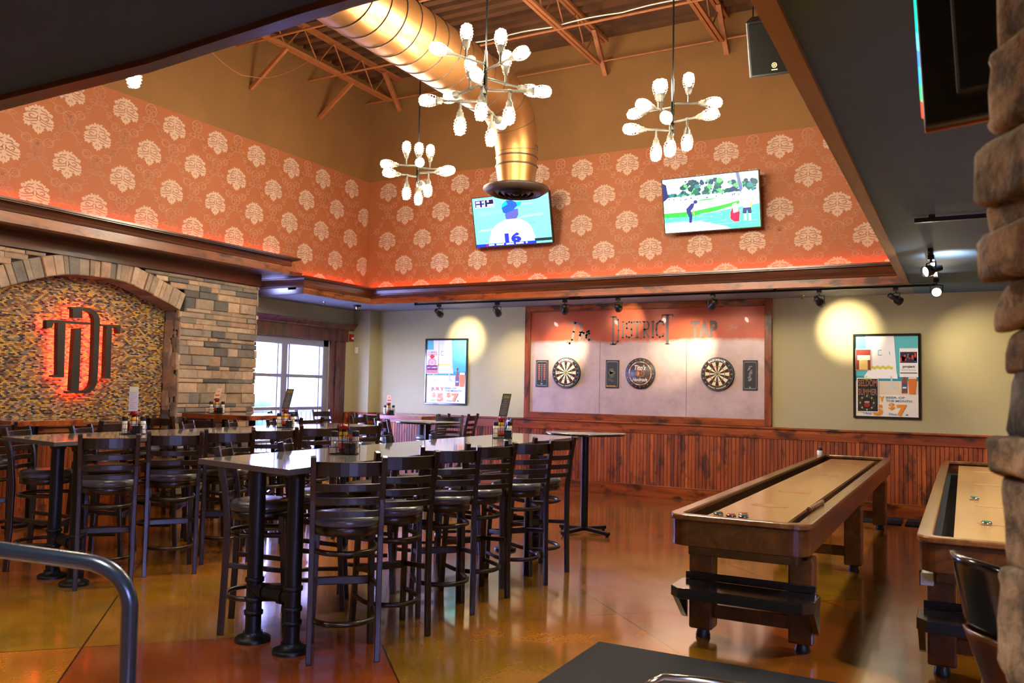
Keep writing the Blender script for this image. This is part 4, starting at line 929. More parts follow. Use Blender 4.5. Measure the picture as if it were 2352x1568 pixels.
p.line([(-2.79, 2.385), (-2.745, 2.385), (-2.765, 2.34), (-2.785, 2.335)], .008, S(220, 200, 190)); p.ring(-2.725, 2.36, .010, .016, S(220, 200, 190), n=10); p.line([(-2.70, 2.375), (-2.69, 2.34), (-2.68, 2.37), (-2.665, 2.378)], .008, S(220, 200, 190), False)
p.build('chalk_scrawl', 'pic_gloss', t)
def dartboard(x, z, label, darts):
    t = thing('dartboard', label, 'dartboard', (x, YB - .018, z), 0, 'bristle dartboards on the painted panel'); R0 = .2255; yf = YB - .062
    Tm = Matrix.Rotation(PI / 2, 4, 'X')
    MB().lathe([(R0 - .01, 0), (R0, .004), (R0, .040), (R0 - .008, .044), (0, .044)], (x, YB - .018, z), 48, T=Tm).build('board', 'blackmetal', t)
    p = Pic((x, yf - .0005, z), (1, 0, 0), (0, 0, 1), .0003); p.n = Vector((0, -1, 0))
    p.disc(0, 0, .222, S(24, 24, 26), n=60)
    def seg(r0_, r1_, ca, cb):
        p.k += 1
        for i in range(20):
            a0 = PI / 2 - PI / 20 + i * PI / 10; c = ca if i % 2 == 0 else cb
            q = [(r0_ * math.cos(a0 + j * PI / 30), r0_ * math.sin(a0 + j * PI / 30)) for j in range(4)] + [(r1_ * math.cos(a0 + j * PI / 30), r1_ * math.sin(a0 + j * PI / 30)) for j in range(3, -1, -1)]
            p.poly(q, c, False)
    BK, CR, RD, GR = S(30, 28, 26), S(226, 214, 172), S(196, 54, 36), S(50, 120, 66)
    seg(.162, .170, RD, GR); seg(.107, .162, BK, CR); seg(.099, .107, RD, GR); seg(.016, .099, BK, CR); p.disc(0, 0, .016, GR, n=20); p.disc(0, 0, .0065, RD, n=14)
    p.ring(0, 0, .215, .218, S(150, 150, 160), n=60)
    WH = S(232, 230, 222)
    p.text('RAZORBACK', 0, 0, 0, 0, WH, .05, arc=(0, 0, .178, .208, math.radians(128), math.radians(52)))
    for q_ in range(20):
        if q_ != 8: p.ring(0, 0, .187, .202, S(200, 190, 150), math.radians(232 + q_ * 3.8), math.radians(232 + q_ * 3.8 + 2.9), 2, up=(q_ == 0))
    for i, nn in enumerate('20 1 18 4 13 6 10 15 2 17 3 19 7 16 8 11 14 9 12 5'.split()):
        a = PI / 2 - i * PI / 10
        if 50 < math.degrees(a) % 360 < 130 or 230 < math.degrees(a) % 360 < 310: continue
        cx, cy = .193 * math.cos(a), .193 * math.sin(a); p.text(nn, cx - .010, cy - .010, cx + .010, cy + .010, S(150, 156, 160), .02)
    p.build('face', 'pic', t)
    return t
dartboard(-5.184, 1.73, 'round dartboard with cream and black wedges, left one beside a score slate', 0); dartboard(-2.930, 1.73, 'round dartboard with cream and black wedges, right one nearest the right poster', 1)
def dart(x, y, z, label, d):
    t = thing('dart', label, 'dart', (x, y, z), 0, 'darts stuck in the dartboards'); d = Vector(d).normalized(); P_ = Vector((x, y, z))
    MB().tube([P_, P_ + d * .03], .0012, 6).build('point', 'chrome', t); MB().tube([P_ + d * .03, P_ + d * .08], .0035, 8).build('barrel', 'chrome', t); MB().tube([P_ + d * .08, P_ + d * .12], .002, 6).build('shaft', 'blackmetal', t)
    s = Vector((0, 0, 1)); q = P_ + d * .12; r_ = d.cross(s).normalized(); s = r_.cross(d); b = MB()
    for a in (s, r_): b.add([q - a * .0, q + a * .014 + d * .01, q + a * .014 + d * .03, q + d * .036, q - a * .014 + d * .03, q - a * .014 + d * .01], [tuple(range(6))])
    b.build('flight', 'blackmetal', t)
dart(-5.255, YB - .063, 1.835, 'black dart stuck high left in the left dartboard', (.1, -1, .05)); dart(-5.275, YB - .063, 1.722, 'black dart stuck left of centre in the left dartboard', (.1, -1, .1)); dart(-2.95, YB - .063, 1.62, 'black dart stuck low in the right dartboard', (.1, -1, .05))
# round cask sign
t = thing('round_cask_sign', 'round dark wooden cask sign between the two dartboards, white and orange lettering', 'sign', (-4.032, YB - .018, 1.73))
MB().lathe([(.205, 0), (.22, .004), (.22, .030), (0, .031)], (-4.032, YB - .018, 1.73), 48, T=Matrix.Rotation(PI / 2, 4, 'X')).build('board', 'cask', t)
p = Pic((-4.032, YB - .0495, 1.73), (1, 0, 0), (0, 0, 1), .0004); p.n = Vector((0, -1, 0)); WH = S(222, 206, 190); OG = S(206, 130, 62)
for k in range(16): p.ring(0, 0, .158, .168, WH if k % 2 else OG, k * PI / 8, (k + 1) * PI / 8, 5, up=(k == 0))
p.text("Tito's", -.085, .045, .085, .12, WH, .03, .3); p.ring(0, .0, .052, .057, OG, ay=.72); p.ring(0, .0, .066, .070, OG, ay=.70); p.disc(-.025, -.002, .018, OG, .03, 12); p.disc(.02, .004, .014, S(180, 70, 40), .02, 12)
p.text('Handmade', -.11, -.115, .11, -.06, WH, .02, .3); p.text('VODKA', -.05, -.142, .05, -.124, S(150, 140, 140), .02)
for i, nn in enumerate('20 1 18 4 13 6 10 15 2 17 3 19 7 16 8 11 14 9 12 5'.split()):
    a = PI / 2 - i * PI / 10; cx, cy = .195 * math.cos(a), .195 * math.sin(a); p.text(nn, cx - .009, cy - .009, cx + .009, cy + .009, S(150, 140, 146), .01)
p.build('face', 'pic', t)
def slate(x0, x1, z0, z1, label, kind):
    t = thing('score_slate', label, 'scoreboard', ((x0 + x1) / 2, YB - .018, z0), 0, 'chalk score slates beside the dartboards')
    MB().box(x0, x1, YB - .032, YB - .017, z0, z1).build('slate', plain('slate_%s' % kind, S(38, 38, 38), .6, var=.25, scale=14), t, bevel=.002)
    p = Pic((x0, YB - .0325, z0), (x1 - x0, 0, 0), (0, 0, z1 - z0), .0003); p.n = Vector((0, -1, 0)); LN = S(140, 150, 160)
    p.line([(.14, .06), (.86, .06), (.92, .09), (.92, .91), (.86, .94), (.14, .94), (.08, .91), (.08, .09), (.14, .06)], .02, LN)
    if kind == 'a':
        for k in range(9): p.disc(.5, .82 - k * .075, .05, S(150, 156, 160), .018, 10, up=(k == 0))
        for k in range(8): p.rect(.2, .80 - k * .075, .36, .84 - k * .075, S(190, 110, 80), up=(k == 0)); p.rect(.64, .80 - k * .075, .80, .84 - k * .075, S(190, 110, 80), False)
        p.disc(.5, .12, .09, LN, .03, 12)
    if kind == 'b':
        for k in range(14): p.disc(.3 + random.random() * .3, .25 + random.random() * .5, .15, S(70 + 8 * (k % 5), 72 + 8 * (k % 5), 64), .05, 10, up=(k % 7 == 0))
        p.disc(.5, .60, .06, LN, .02, 10)
    if kind == 'c':
        for k in range(26):
            x = .3 + random.random() * .25; y = .3 + random.random() * .5; p.line([(x, y), (x + .12, y + .02), (x + .02, y + .03), (x + .14, y + .04)], .012, S(150, 150, 140), up=(k % 9 == 0))
        p.disc(.5, .10, .07, LN, .025, 12)
    p.build('markings', 'pic', t)
    if kind == 'b': MB().box(x0 + .02, x1 - .04, YB - .05, YB - .032, z0 + .02, z0 + .04).build('tray', 'maple', t)
slate(-5.698, -5.491, 1.513, 1.919, 'black score slate with orange tally marks, left of the left dartboard', 'a')
slate(-4.563, -4.359, 1.512, 1.919, 'smudged black score slate with a chalk tray, left of the round cask sign', 'b')
slate(-2.594, -2.401, 1.515, 1.918, 'black score slate full of chalk scribbles, right of the right dartboard', 'c')

# halo-lit monogram sign
SG = {'TL': [(5.403, 2.099), (5.452, 2.109), (5.911, 2.114), (5.912, 2.091), (5.618, 2.083), (5.632, 1.496), (5.501, 1.5), (5.501, 1.518), (5.555, 1.526), (5.531, 2.084), (5.489, 2.082), (5.469, 2.023), (5.408, 2.008)],
      'DB': [(5.672, 2.266), (5.786, 2.277), (5.902, 2.275), (5.972, 2.244), (6.013, 2.193), (6.025, 2.124), (6.03, 1.717), (6.029, 1.444), (5.993, 1.374), (5.936, 1.335), (5.87, 1.325), (5.675, 1.329), (5.674, 1.349), (5.811, 1.355), (5.901, 1.365), (5.949, 1.412), (5.963, 1.482), (5.964, 1.792), (5.956, 2.102), (5.951, 2.157), (5.923, 2.213), (5.871, 2.241), (5.808, 2.241), (5.809, 2.154), (5.699, 2.149), (5.694, 2.245), (5.673, 2.247)],
      'DS': [(5.725, 2.035), (5.804, 2.044), (5.812, 1.355), (5.717, 1.354)],
      'TR': [(6.031, 2.107), (6.288, 2.113), (6.286, 2.016), (6.255, 2.018), (6.243, 2.077), (6.18, 2.088), (6.19, 1.518), (6.213, 1.495), (6.102, 1.495), (6.118, 1.516), (6.11, 2.089), (6.032, 2.089)]}
t = thing('monogram_sign', 'dark interlaced T D T letter sign glowing red on the mosaic wall', 'sign', (XM, 5.85, 1.32))
fs_ = lambda u, v, w_: Vector((w_, u, v))
for names, nm in ((('TL',), 'letter_t'), (('DB', 'DS'), 'letter_d'), (('TR',), 'letter_t')):
    b = MB(); 
    for k in names: b.prism(SG[k][::-1], -8.60, -8.545, fs_)
    o = b.build(nm, 'sign', t)
    b = MB()
    for k in names:
        c = sum((Vector(q) for q in SG[k]), Vector((0, 0))) / len(SG[k]); b.prism(SG[k][::-1], -8.612, -8.602, fs_)
    b.mi = [0 if abs(b.v[f_[0]][0] + 8.612) < 1e-6 and abs(b.v[f_[2]][0] + 8.612) < 1e-6 and all(abs(b.v[q][0] + 8.612) < 1e-6 for q in f_) else 1 for f_ in b.f]
    b.build('red_backlight', ['sign_glow', 'sign'], o)
# wall devices
tag(MB().box(XW + .0, XW + .04, 10.965, 11.05, 2.22, 2.34).box(XW + .04, XW + .06, 10.985, 11.03, 2.25, 2.285, 1).build('fire_alarm', ['red', 'white'], bevel=.005, loc=(XW, 11, 2.22)), 'small red fire alarm strobe on wall right of the window', 'fire alarm')
tag(MB().box(-8.99, -8.935, 11.055, 11.079, 2.02, 2.12).box(-8.975, -8.95, 11.05, 11.056, 2.05, 2.09).build('thermostat', 'white', bevel=.008, loc=(-8.96, 11.07, 2.02)), 'small white wall sensor below the red fire alarm', 'wall sensor')
t = thing('security_camera', 'small dome security camera on the low ceiling near the room corner', 'security camera', (-8.35, 10.30, 2.74)); MB().lathe([(.06, 0), (.06, -.03), (.045, -.035)][::-1], (-8.35, 10.30, 2.74), 20).build('base', 'blackmetal', t)
MB().lathe([(.0, -.075), (.025, -.068), (.04, -.05), (.045, -.033)], (-8.35, 10.30, 2.74), 20).build('dome', 'chrome', t)
for x, y, lb in ((-8.546, 9.752, 'tiny sprinkler head on the purple lit ceiling by the window'), (-1.802, 11.10, 'tiny sprinkler head on the ceiling left of the right poster')):
    tag(MB().lathe([(.0, -.045), (.02, -.045), (.02, -.04), (.008, -.035), (.008, -.012), (.025, -.008), (.03, 0)], (x, y, 2.74), 12).build('sprinkler', 'chrome', loc=(x, y, 2.74)), lb, 'sprinkler', 'ceiling sprinklers')

# ================================================================== bar stools
def ladder(side):   # rear post centre line (local, stool faces +Y)
    return [(side * .178, -.185, 0), (side * .178, -.172, .35), (side * .180, -.168, .66), (side * .182, -.190, .86), (side * .186, -.245, 1.085)]
def curved(z0, z1, depth, w_=.18, y0=-.20, n=8, th=.016):
    b = MB(); vs = []
    for zz in (z0, z1):
        for sgn in (1, -1):
            for i in range(n + 1):
                u = -1 + 2 * i / n; yy = y0 - depth * (1 - u * u); vs.append((u * w_, yy + sgn * th / 2, zz))
    m_ = n + 1; fs = []
    for i in range(n):
        a, b_, c, d = i, m_ + i, 2 * m_ + i, 3 * m_ + i
        fs += [(a, a + 1, c + 1, c), (b_ + 1, b_, d, d + 1), (c, c + 1, d + 1, d), (b_, b_ + 1, a + 1, a)]
    fs += [(0, 2 * m_, 3 * m_, m_), (n, m_ + n, 3 * m_ + n, 2 * m_ + n)]
    b.add(vs, fs); return b
STOOL = None
def make_stool():
    t = thing('bar_stool', 'x', 'bar stool')
    for s in (-1, 1):
        b = MB(); pts = ladder(s)
        for i in range(len(pts) - 1):
            b.bar(pts[i], Vector(pts[i + 1]) + (Vector(pts[i + 1]) - Vector(pts[i])).normalized() * .006, .030, .038, up=(0, 1, 0))
        b.build('leg', 'stool', t, bevel=.004, world=False)
        b = MB(); b.bar((s * .165, .185, 0), (s * .150, .135, .68), .032, .032, up=(0, 1, 0)); b.build('leg', 'stool', t, bevel=.004, world=False)
    for i, (z0, z1, dep) in enumerate(((.985, 1.062, .046), (.905, .945, .043), (.832, .872, .038), (.765, .80, .030))):
        yb = -.185 - (z0 - .76) * .16
        curved(z0, z1, dep, .178, yb).build('back_slat', 'stool', t, bevel=.004, world=False)
    b = MB(); b.lathe([(.17, .655), (.185, .66), (.185, .70), (.18, .705)], n=28); b.build('seat_frame', 'stool', t, world=False)
    b = MB(); b.lathe([(.175, .703), (.193, .712), (.196, .735), (.178, .757), (.12, .770), (0, .773)], n=32); b.build('seat', 'seat', t, world=False)
    for z, r in ((.57, .165), (.20, .172)):      # bent hoops round the legs
        b = MB(); vs = []; n = 24
        for i in range(n + 1):
            a = PI * 1.0 + PI * i / n; 
            vs.append((r * math.cos(a) * 1.0, -.0 + r * 1.25 * math.sin(a) + (-.0), z))
        b.tube([(r, .14, z)] + [(r * math.cos(-PI * i / n), -.02 - .175 * math.sin(PI * i / n), z) for i in range(n + 1)] + [(-r, .14, z)], .0155, 6); b.build('hoop', 'stool', t, world=False)
    MB().box(-.155, .155, .155, .185, .33, .375).build('footrest', 'stool', t, bevel=.005, world=False)
    for s in (-1, 1): MB().bar((s * .170, -.17, .40), (s * .157, .16, .36), .018, .03).build('side_stretcher', 'stool', t, bevel=.003, world=False)
    return t
def stool(x, y, deg, label, group):
    """deg: direction the sitter faces, counter-clockwise from +X"""
    global STOOL
    if STOOL is None:
        STOOL = make_stool(); o = STOOL
    else: o = dup(STOOL)
    o.location = (x, y, 0); o.rotation_euler = (0, 0, math.radians(deg - 90)); o['label'] = label; o['group'] = group; return o
def stool_top(A, Bp, label, group, ang=None):
    """placed from the midpoint of its two post tops"""
    mx, my = (A[0] + Bp[0]) / 2, (A[1] + Bp[1]) / 2
    a = ang if ang is not None else math.degrees(math.atan2(Bp[1] - A[1], Bp[0] - A[0])) + 90
    fx, fy = math.cos(math.radians(a)), math.sin(math.radians(a))
    return stool(mx + fx * .245, my + fy * .245, a, label, group)
G1 = 'dark ladder-back stools along the right side of the front grey table'
tops = [((-3.0, 3.388), (-2.73, 3.629)), ((-2.955, 3.856), (-2.747, 4.181)), ((-3.039, 4.438), (-2.771, 4.7)), ((-2.991, 4.905), (-2.783, 5.234)), ((-2.964, 5.43), (-2.737, 5.70)), ((-2.97, 5.90), (-2.78, 6.22))]
WD = ['nearest the camera, frontmost of its row', 'second from the front end', 'third from the front end', 'fourth from the front end', 'fifth from the front end', 'farthest, by the round pub table']
for (a, b_), wd in zip(tops, WD): stool_top(a, b_, 'dark ladder-back stool right of the front grey table, ' + wd, G1)
G2 = 'dark ladder-back stools along the left side of the front grey table'
for (x, y, an, wd) in ((-3.79, 3.82, 37, 'nearest the camera'), (-3.82, 4.38, 35, 'second from the front end'), (-3.83, 4.93, 36, 'middle of its row'), (-3.85, 5.58, 34, 'second from the far end'), (-3.86, 6.22, 36, 'at the far end')):
    stool(x, y + .0, an, 'dark ladder-back stool left of the front grey table, ' + wd, G2)
G3 = 'dark ladder-back stools along the right side of the rear grey table'
for A, B_, wd in (((-5.44, 3.72), (-5.20, 4.02), 'nearest the handrail'), ((-5.40, 4.25), (-5.17, 4.56), 'second from the handrail'), ((-5.40, 4.78), (-5.16, 5.10), 'third from the handrail'), ((-5.42, 5.32), (-5.20, 5.64), 'fourth from the handrail'), ((-5.44, 5.95), (-5.26, 6.28), 'fifth from the handrail'), ((-5.44, 6.6), (-5.28, 6.95), 'at its far end')):
    stool_top(A, B_, 'dark ladder-back stool right of the rear grey table, ' + wd, G3)
G4 = 'dark ladder-back stools along the left side of the rear grey table'
for (x, y, wd) in ((-6.38, 4.10, 'nearest the camera'), (-6.40, 4.66, 'second from the near end'), (-6.42, 5.22, 'third from the near end'), (-6.45, 5.80, 'fourth from the near end'), (-6.47, 6.38, 'second from the far end'), (-6.50, 6.98, 'at the far end')):
    stool(x, y, 34, 'dark ladder-back stool left of the rear grey table, ' + wd, G4)
G5 = 'dark ladder-back stools at the wood-edged tables'
for x, y, an, lb in ((-7.72, 4.42, 150, 'at far left beside the wood-edged table under the mosaic'), (-8.0, 6.22, 262, 'at the right end of the wood-edged table under the mosaic'), (-7.45, 5.3, 185, 'in front of the wood-edged table under the mosaic'),
                     (-7.95, 6.62, 95, 'left one in front of the wood-edged table at the stone wall'), (-7.35, 6.62, 100, 'right one in front of the wood-edged table at the stone wall'), (-6.95, 7.5, 182, 'at the right end of the wood-edged table by the stone wall'),
                     (-8.72, 9.6, 15, 'left of the wood-edged table below the window trim'), (-8.62, 10.1, -5, 'left of the wood-edged table beside the fire alarm wall'), (-8.45, 8.95, 40, 'nearest the window glass, left of two at the corner table'),
                     (-6.95, 10.30, 190, 'right of the wood-edged corner table, near one'), (-6.72, 10.75, 190, 'right of the wood-edged corner table, far one'), (-7.5, 9.75, 95, 'in front of the wood-edged corner table')):
    stool(x, y, an, 'dark ladder-back stool ' + lb, G5)
G6 = 'dark ladder-back stools around the small round tables'
for x, y, an, lb in ((-6.75, 8.75, 10, 'left of the far round table under the July poster'), (-6.30, 9.72, 285, 'behind the far round table, against the wainscot'), (-5.45, 9.55, 215, 'right of the far round table, near the wainscot'), (-5.90, 8.15, 60, 'in front of the far round table')):
    stool(x, y, an, 'dark ladder-back stool ' + lb, G6)

# ================================================================== tables
def iron_base(t, cols, zt):
    for (x, y) in cols:
        b = MB(); b.tube([(x, y, .02), (x, y, zt - .005)], .045, 20); 
        for zz in (.16, .235, .345): b.lathe([(.046, zz - .014), (.054, zz - .010), (.054, zz + .010), (.046, zz + .014)], (x, y, 0), 20)
        o = b.build('column', 'iron', t)
        MB().lathe([(.10, 0), (.10, .018), (.094, .024), (.058, .03), (.054, .055)], (x, y, 0), 28).build('floor_flange', 'iron', o)
        MB().lathe([(.054, zt - .05), (.06, zt - .02), (.095, zt - .012), (.095, zt)], (x, y, 0), 24).build('top_flange', 'iron', o)
    for i in range(0, len(cols), 2):
        a, c = Vector(cols[i] + (.29,)), Vector(cols[i + 1] + (.29,)); d = (c - a).normalized(); b = MB(); b.tube([a, c], .038, 18)
        for s in (.25, .75): m_ = a + (c - a) * s; b.tube([m_ - d * .02, m_ + d * .02], .046, 18)
        b.build('cross_pipe', 'iron', t)
def slab_table(name, label, quad, zt, th, cols, mt=('laminate', 'lam_edge'), group=None):
    cx = sum(q[0] for q in quad) / 4; cy = sum(q[1] for q in quad) / 4
    t = thing(name, label, 'table', (cx, cy, 0), 0, group); b = MB(); f = lambda u, v, w_: Vector((u, v, w_))
    b.prism(quad, zt - th, zt, f, 0); b.mi = [0, 0] + [1] * 4
    b.build('tabletop', list(mt), t, bevel=.003)
    return t
GT = 'long grey pub-height tables on iron pipe legs'
t = slab_table('communal_table', 'long grey pub-height table in front, on black iron pipe legs, window glare on it', [(-3.836, 3.36), (-3.015, 3.21), (-3.171, 7.206), (-3.93, 7.326)], 1.035, .032, None, group=GT)
iron_base(t, [(-3.594, 3.588), (-3.262, 3.544), (-3.70, 6.78), (-3.36, 6.74)], 1.003)
t = slab_table('communal_table', 'long grey pub-height table behind, red sign glow reflected near its end', [(-6.384, 3.733), (-5.559, 3.612), (-5.726, 7.553), (-6.50, 7.583)], 1.035, .032, None, group=GT)
iron_base(t, [(-5.989, 3.93), (-5.640, 3.87), (-6.15, 7.0), (-5.82, 7.0)], 1.003)
def wood_table(label, x0, x1, y0, y1, zt, posts):
    t = thing('high_top_table', label, 'table', ((x0 + x1) / 2, (y0 + y1) / 2, 0), 0, 'wood-edged high tables')
    MB().box(x0 + .02, x1 - .02, y0 + .02, y1 - .02, zt - .03, zt).build('tabletop', 'laminate', t)
    b = MB(); 
    for a in ((x0, x1, y0, y0 + .02), (x0, x1, y1 - .02, y1), (x0, x0 + .02, y0 + .02, y1 - .02), (x1 - .02, x1, y0 + .02, y1 - .02)): b.box(a[0], a[1], a[2], a[3], zt - .055, zt + .001)
    b.build('wooden_edge', 'trim', t, bevel=.003)
    for px_, py_ in posts:
        MB().tube([(px_, py_, .02), (px_, py_, zt - .03)], .04, 16).build('post', 'iron', t)
        b = MB(); b.bar((px_ - .26, py_, .025), (px_ + .26, py_, .025), .06, .03).bar((px_, py_ - .26, .026), (px_, py_ + .26, .026), .06, .03); b.build('cross_foot', 'iron', t, bevel=.006)
    return t
wood_table('wood-edged high table under the mosaic wall, at far left', -8.56, -7.98, 4.75, 5.50, 1.066, [(-8.228, 5.13)])
wood_table('wood-edged high table standing against the stone wall, left of the window', -8.33, -7.25, 7.02, 7.78, 1.10, [(-8.0, 7.4), (-7.55, 7.4)])
wood_table('wood-edged high table in the far corner, below the July poster', -8.12, -7.08, 10.30, 10.98, 1.035, [(-7.95, 10.62), (-7.30, 10.62)])
def round_table(x, y, r, label, az):
    t = thing('round_pub_table', label, 'table', (x, y, 0), 0, 'round pub tables on cross-shaped feet'); zt = 1.035
    MB().lathe([(r - .01, zt - .026), (r, zt - .022), (r, zt - .006), (r - .004, zt - .002)], (x, y, 0), 56).build('edge_band', 'gloss_black', t)
    MB().lathe([(r - .004, zt - .003), (r - .006, zt), (0, zt)], (x, y, 0), 56).build('tabletop', 'laminate', t)
    MB().tube([(x, y, .03), (x, y, zt - .026)], .038, 18).build('pole', 'iron', t)
    b = MB()
    for k in range(4):
        a = az + k * PI / 2; d = Vector((math.cos(a), math.sin(a), 0)); P_ = Vector((x, y, 0)); b.bar(P_ + d * .02 + Vector((0, 0, .05)), P_ + d * .33 + Vector((0, 0, .03)), .05, .035); b.tube([P_ + d * .31, P_ + d * .31 + Vector((0, 0, .025))], .018, 10)
    b.build('cross_foot', 'iron', t, bevel=.006)
    MB().lathe([(.12, zt - .036), (.12, zt - .027)], (x, y, 0), 20).build('mounting_plate', 'iron', t)
round_table(-3.46, 8.03, .415, 'round grey pub table in front of the dart panel wainscot', math.radians(-18)); round_table(-6.07, 8.98, .42, 'round grey pub table farther left, under the July poster', math.radians(20))

# ================================================================== condiments
CAD = None; BOT = None; SHK = None; TUB = None; CARD = None
def caddy(x, y, z, deg, where, card=None):
    global CAD, BOT, SHK, TUB
    a = math.radians(deg); R2 = lambda u, v: (x + u * math.cos(a) - v * math.sin(a), y + u * math.sin(a) + v * math.cos(a))
    if CAD is None:
        t = thing('condiment_caddy', 'x', 'caddy'); b = MB()
        rect = lambda zz, e=0: [(-.085 - e, -.06 - e, zz), (.085 + e, -.06 - e, zz), (.085 + e, .06 + e, zz), (-.085 - e, .06 + e, zz)]
        for zz in (.004, .045, .085): b.tube(rect(zz), .0022, 5, closed=True)
        for u in (-.085, -.04, 0, .04, .085):
            for v in (-.06, .06): b.tube([(u, v, .004), (u, v, .085)], .0018, 5)
        for v in (-.03, 0, .03): b.tube([(-.085, v, .004), (.085, v, .004)], .0018, 5)
        b.build('rack', 'iron', t, world=False)
        b = MB(); b.tube([(-.018, .005, .004), (-.018, .005, .235), (-.013, .005, .255), (0, .005, .263), (.013, .005, .255), (.018, .005, .235), (.018, .005, .004)], .0025, 6); b.build('handle', 'iron', t, world=False)
        MB().box(.015, .08, -.055, -.012, .006, .072).build('packet_box', 'gloss_black', t, world=False); CAD = t
    else: t = dup(CAD)
    t.location = (x, y, z); t.rotation_euler = (0, 0, a); t['label'] = 'black wire condiment caddy ' + where; t['group'] = 'wire condiment caddies'
    if BOT is None:
        k = thing('ketchup_bottle', 'x', 'bottle'); MB().lathe([(.026, .006), (.031, .012), (.031, .11), (.027, .135), (.016, .15)], n=20).build('bottle', plain('ketchup_glass', S(120, 12, 8), .15, coat=.5), k, world=False)
        MB().lathe([(.016, .15), (.034, .152), (.034, .168), (.024, .180), (0, .181)][:], n=20).build('cap', 'red', k, world=False)
        p = Pic((0, 0, 0), (1, 0, 0), (0, 0, 1)); 
        for i in range(10):
            a0, a1 = -PI + PI * i / 10 , -PI + PI * (i + 1) / 10
            for z0, z1, c in ((.03, .065, S(206, 70, 50)), (.065, .095, S(190, 190, 214)), (.095, .135, S(226, 180, 40))):
                rr_ = lambda zz: .0318 if zz < .112 else .0290
                p.add([Vector((rr_(q) * math.cos(w_), rr_(q) * math.sin(w_), q)) for w_, q in ((a0, z0), (a1, z0), (a1, z1), (a0, z1))], [(0, 1, 2, 3)], 0, c)
        p.build('paper_label', 'pic', k, world=False); BOT = k
    else: k = dup(BOT)
    k.location = R2(-.015, .036) + (z + .004,); k.rotation_euler = (0, 0, math.radians(28)); k['label'] = 'red-capped ketchup bottle in the caddy ' + where; k['group'] = 'ketchup bottles in the caddies'
    for i, (u, v, nm) in enumerate(((-.058, -.032, 'left'), (.062, .032, 'right'))):
        if SHK is None:
            s = thing('spice_shaker', 'x', 'shaker'); MB().lathe([(.019, .005), (.021, .01), (.021, .10), (.018, .108)], n=16).build('jar', 'shaker', s, world=False); MB().lathe([(.019, .106), (.022, .108), (.022, .138), (.018, .142), (0, .142)], n=16).build('lid', 'blackmetal', s, world=False); SHK = s
        else: s = dup(SHK)
        s.location = R2(u, v) + (z + .004,); s['label'] = 'spice shaker, %s, in the caddy %s' % (nm, where); s['group'] = 'spice shakers in the caddies'
    if card:
        kind, lean = card; c = thing('menu_card', {'dark': 'dark', 'white': 'white', 'orange': 'pale orange'}[kind] + ' menu card standing in the caddy ' + where, 'menu card', R2(0, .015) + (z + .20,), 0, 'menu cards standing in the caddies')
        r_ = RL if kind != 'dark' else RL; up = Vector((0, 0, 1)) + r_ * lean; w_, h = (.075, .20) if kind != 'orange' else (.07, .115)
        if kind == 'orange': c.location.z -= .0
        O = Vector((x, y, z + .19)) - r_ * w_ / 2 - FL * .02 + Vector((0, 0, .0 if kind != 'orange' else .0))
        b = MB(); b.add([O + r_ * u * w_ + up * v * h + FL * d for d in (0, .002) for u, v in ((0, 0), (1, 0), (1, 1), (0, 1))], [(0, 1, 2, 3), (7, 6, 5, 4), (0, 4, 5, 1), (1, 5, 6, 2), (2, 6, 7, 3), (3, 7, 4, 0)])
        b.build('card', {'dark': 'blackmetal', 'white': 'white', 'orange': 'white'}[kind], c)
        p = Pic(O - FL * .0006, r_ * w_, up * h, .0003); p.n = -FL
        rg = random.Random(9)
        if kind == 'dark':
            p.rect(.06, .03, .94, .97, S(74, 72, 72)); p.rect(.15, .80, .85, .92, S(120, 110, 40))
            for q in range(8): p.rect(.1 + rg.random() * .3, .1 + q * .085, .6 + rg.random() * .3, .13 + q * .085, S(110, 108, 108), up=(q == 0))
        elif kind == 'white':
            p.rect(.02, .02, .98, .98, S(214, 208, 216)); p.rect(.12, .82, .88, .93, S(226, 222, 150))
            for q in range(9): p.rect(.12, .1 + q * .08, .5 + rg.random() * .4, .115 + q * .08, S(160, 150, 165), up=(q == 0))
        else: p.rect(.03, .03, .97, .97, S(240, 196, 160)); p.rect(.1, .2, .9, .3, S(170, 60, 30)); p.rect(.1, .34, .9, .38, S(190, 80, 40)); p.rect(.3, .6, .7, .75, S(226, 150, 110))
        p.build('print', 'paper', c)
caddy(-3.44, 4.16, 1.035, 28, 'on the near half of the front grey table')
caddy(-3.56, 6.43, 1.035, 28, 'on the far half of the front grey table', ('dark', .18))
caddy(-5.99, 4.57, 1.035, 28, 'on the near half of the rear grey table', ('white', 0))
caddy(-6.02, 6.35, 1.035, 28, 'on the far half of the rear grey table', ('dark', .22))
caddy(-8.05, 7.30, 1.10, 28, 'on the table against the stone wall', ('orange', .3))
caddy(-7.92, 10.62, 1.035, 28, 'on the far corner table', ('orange', 0))

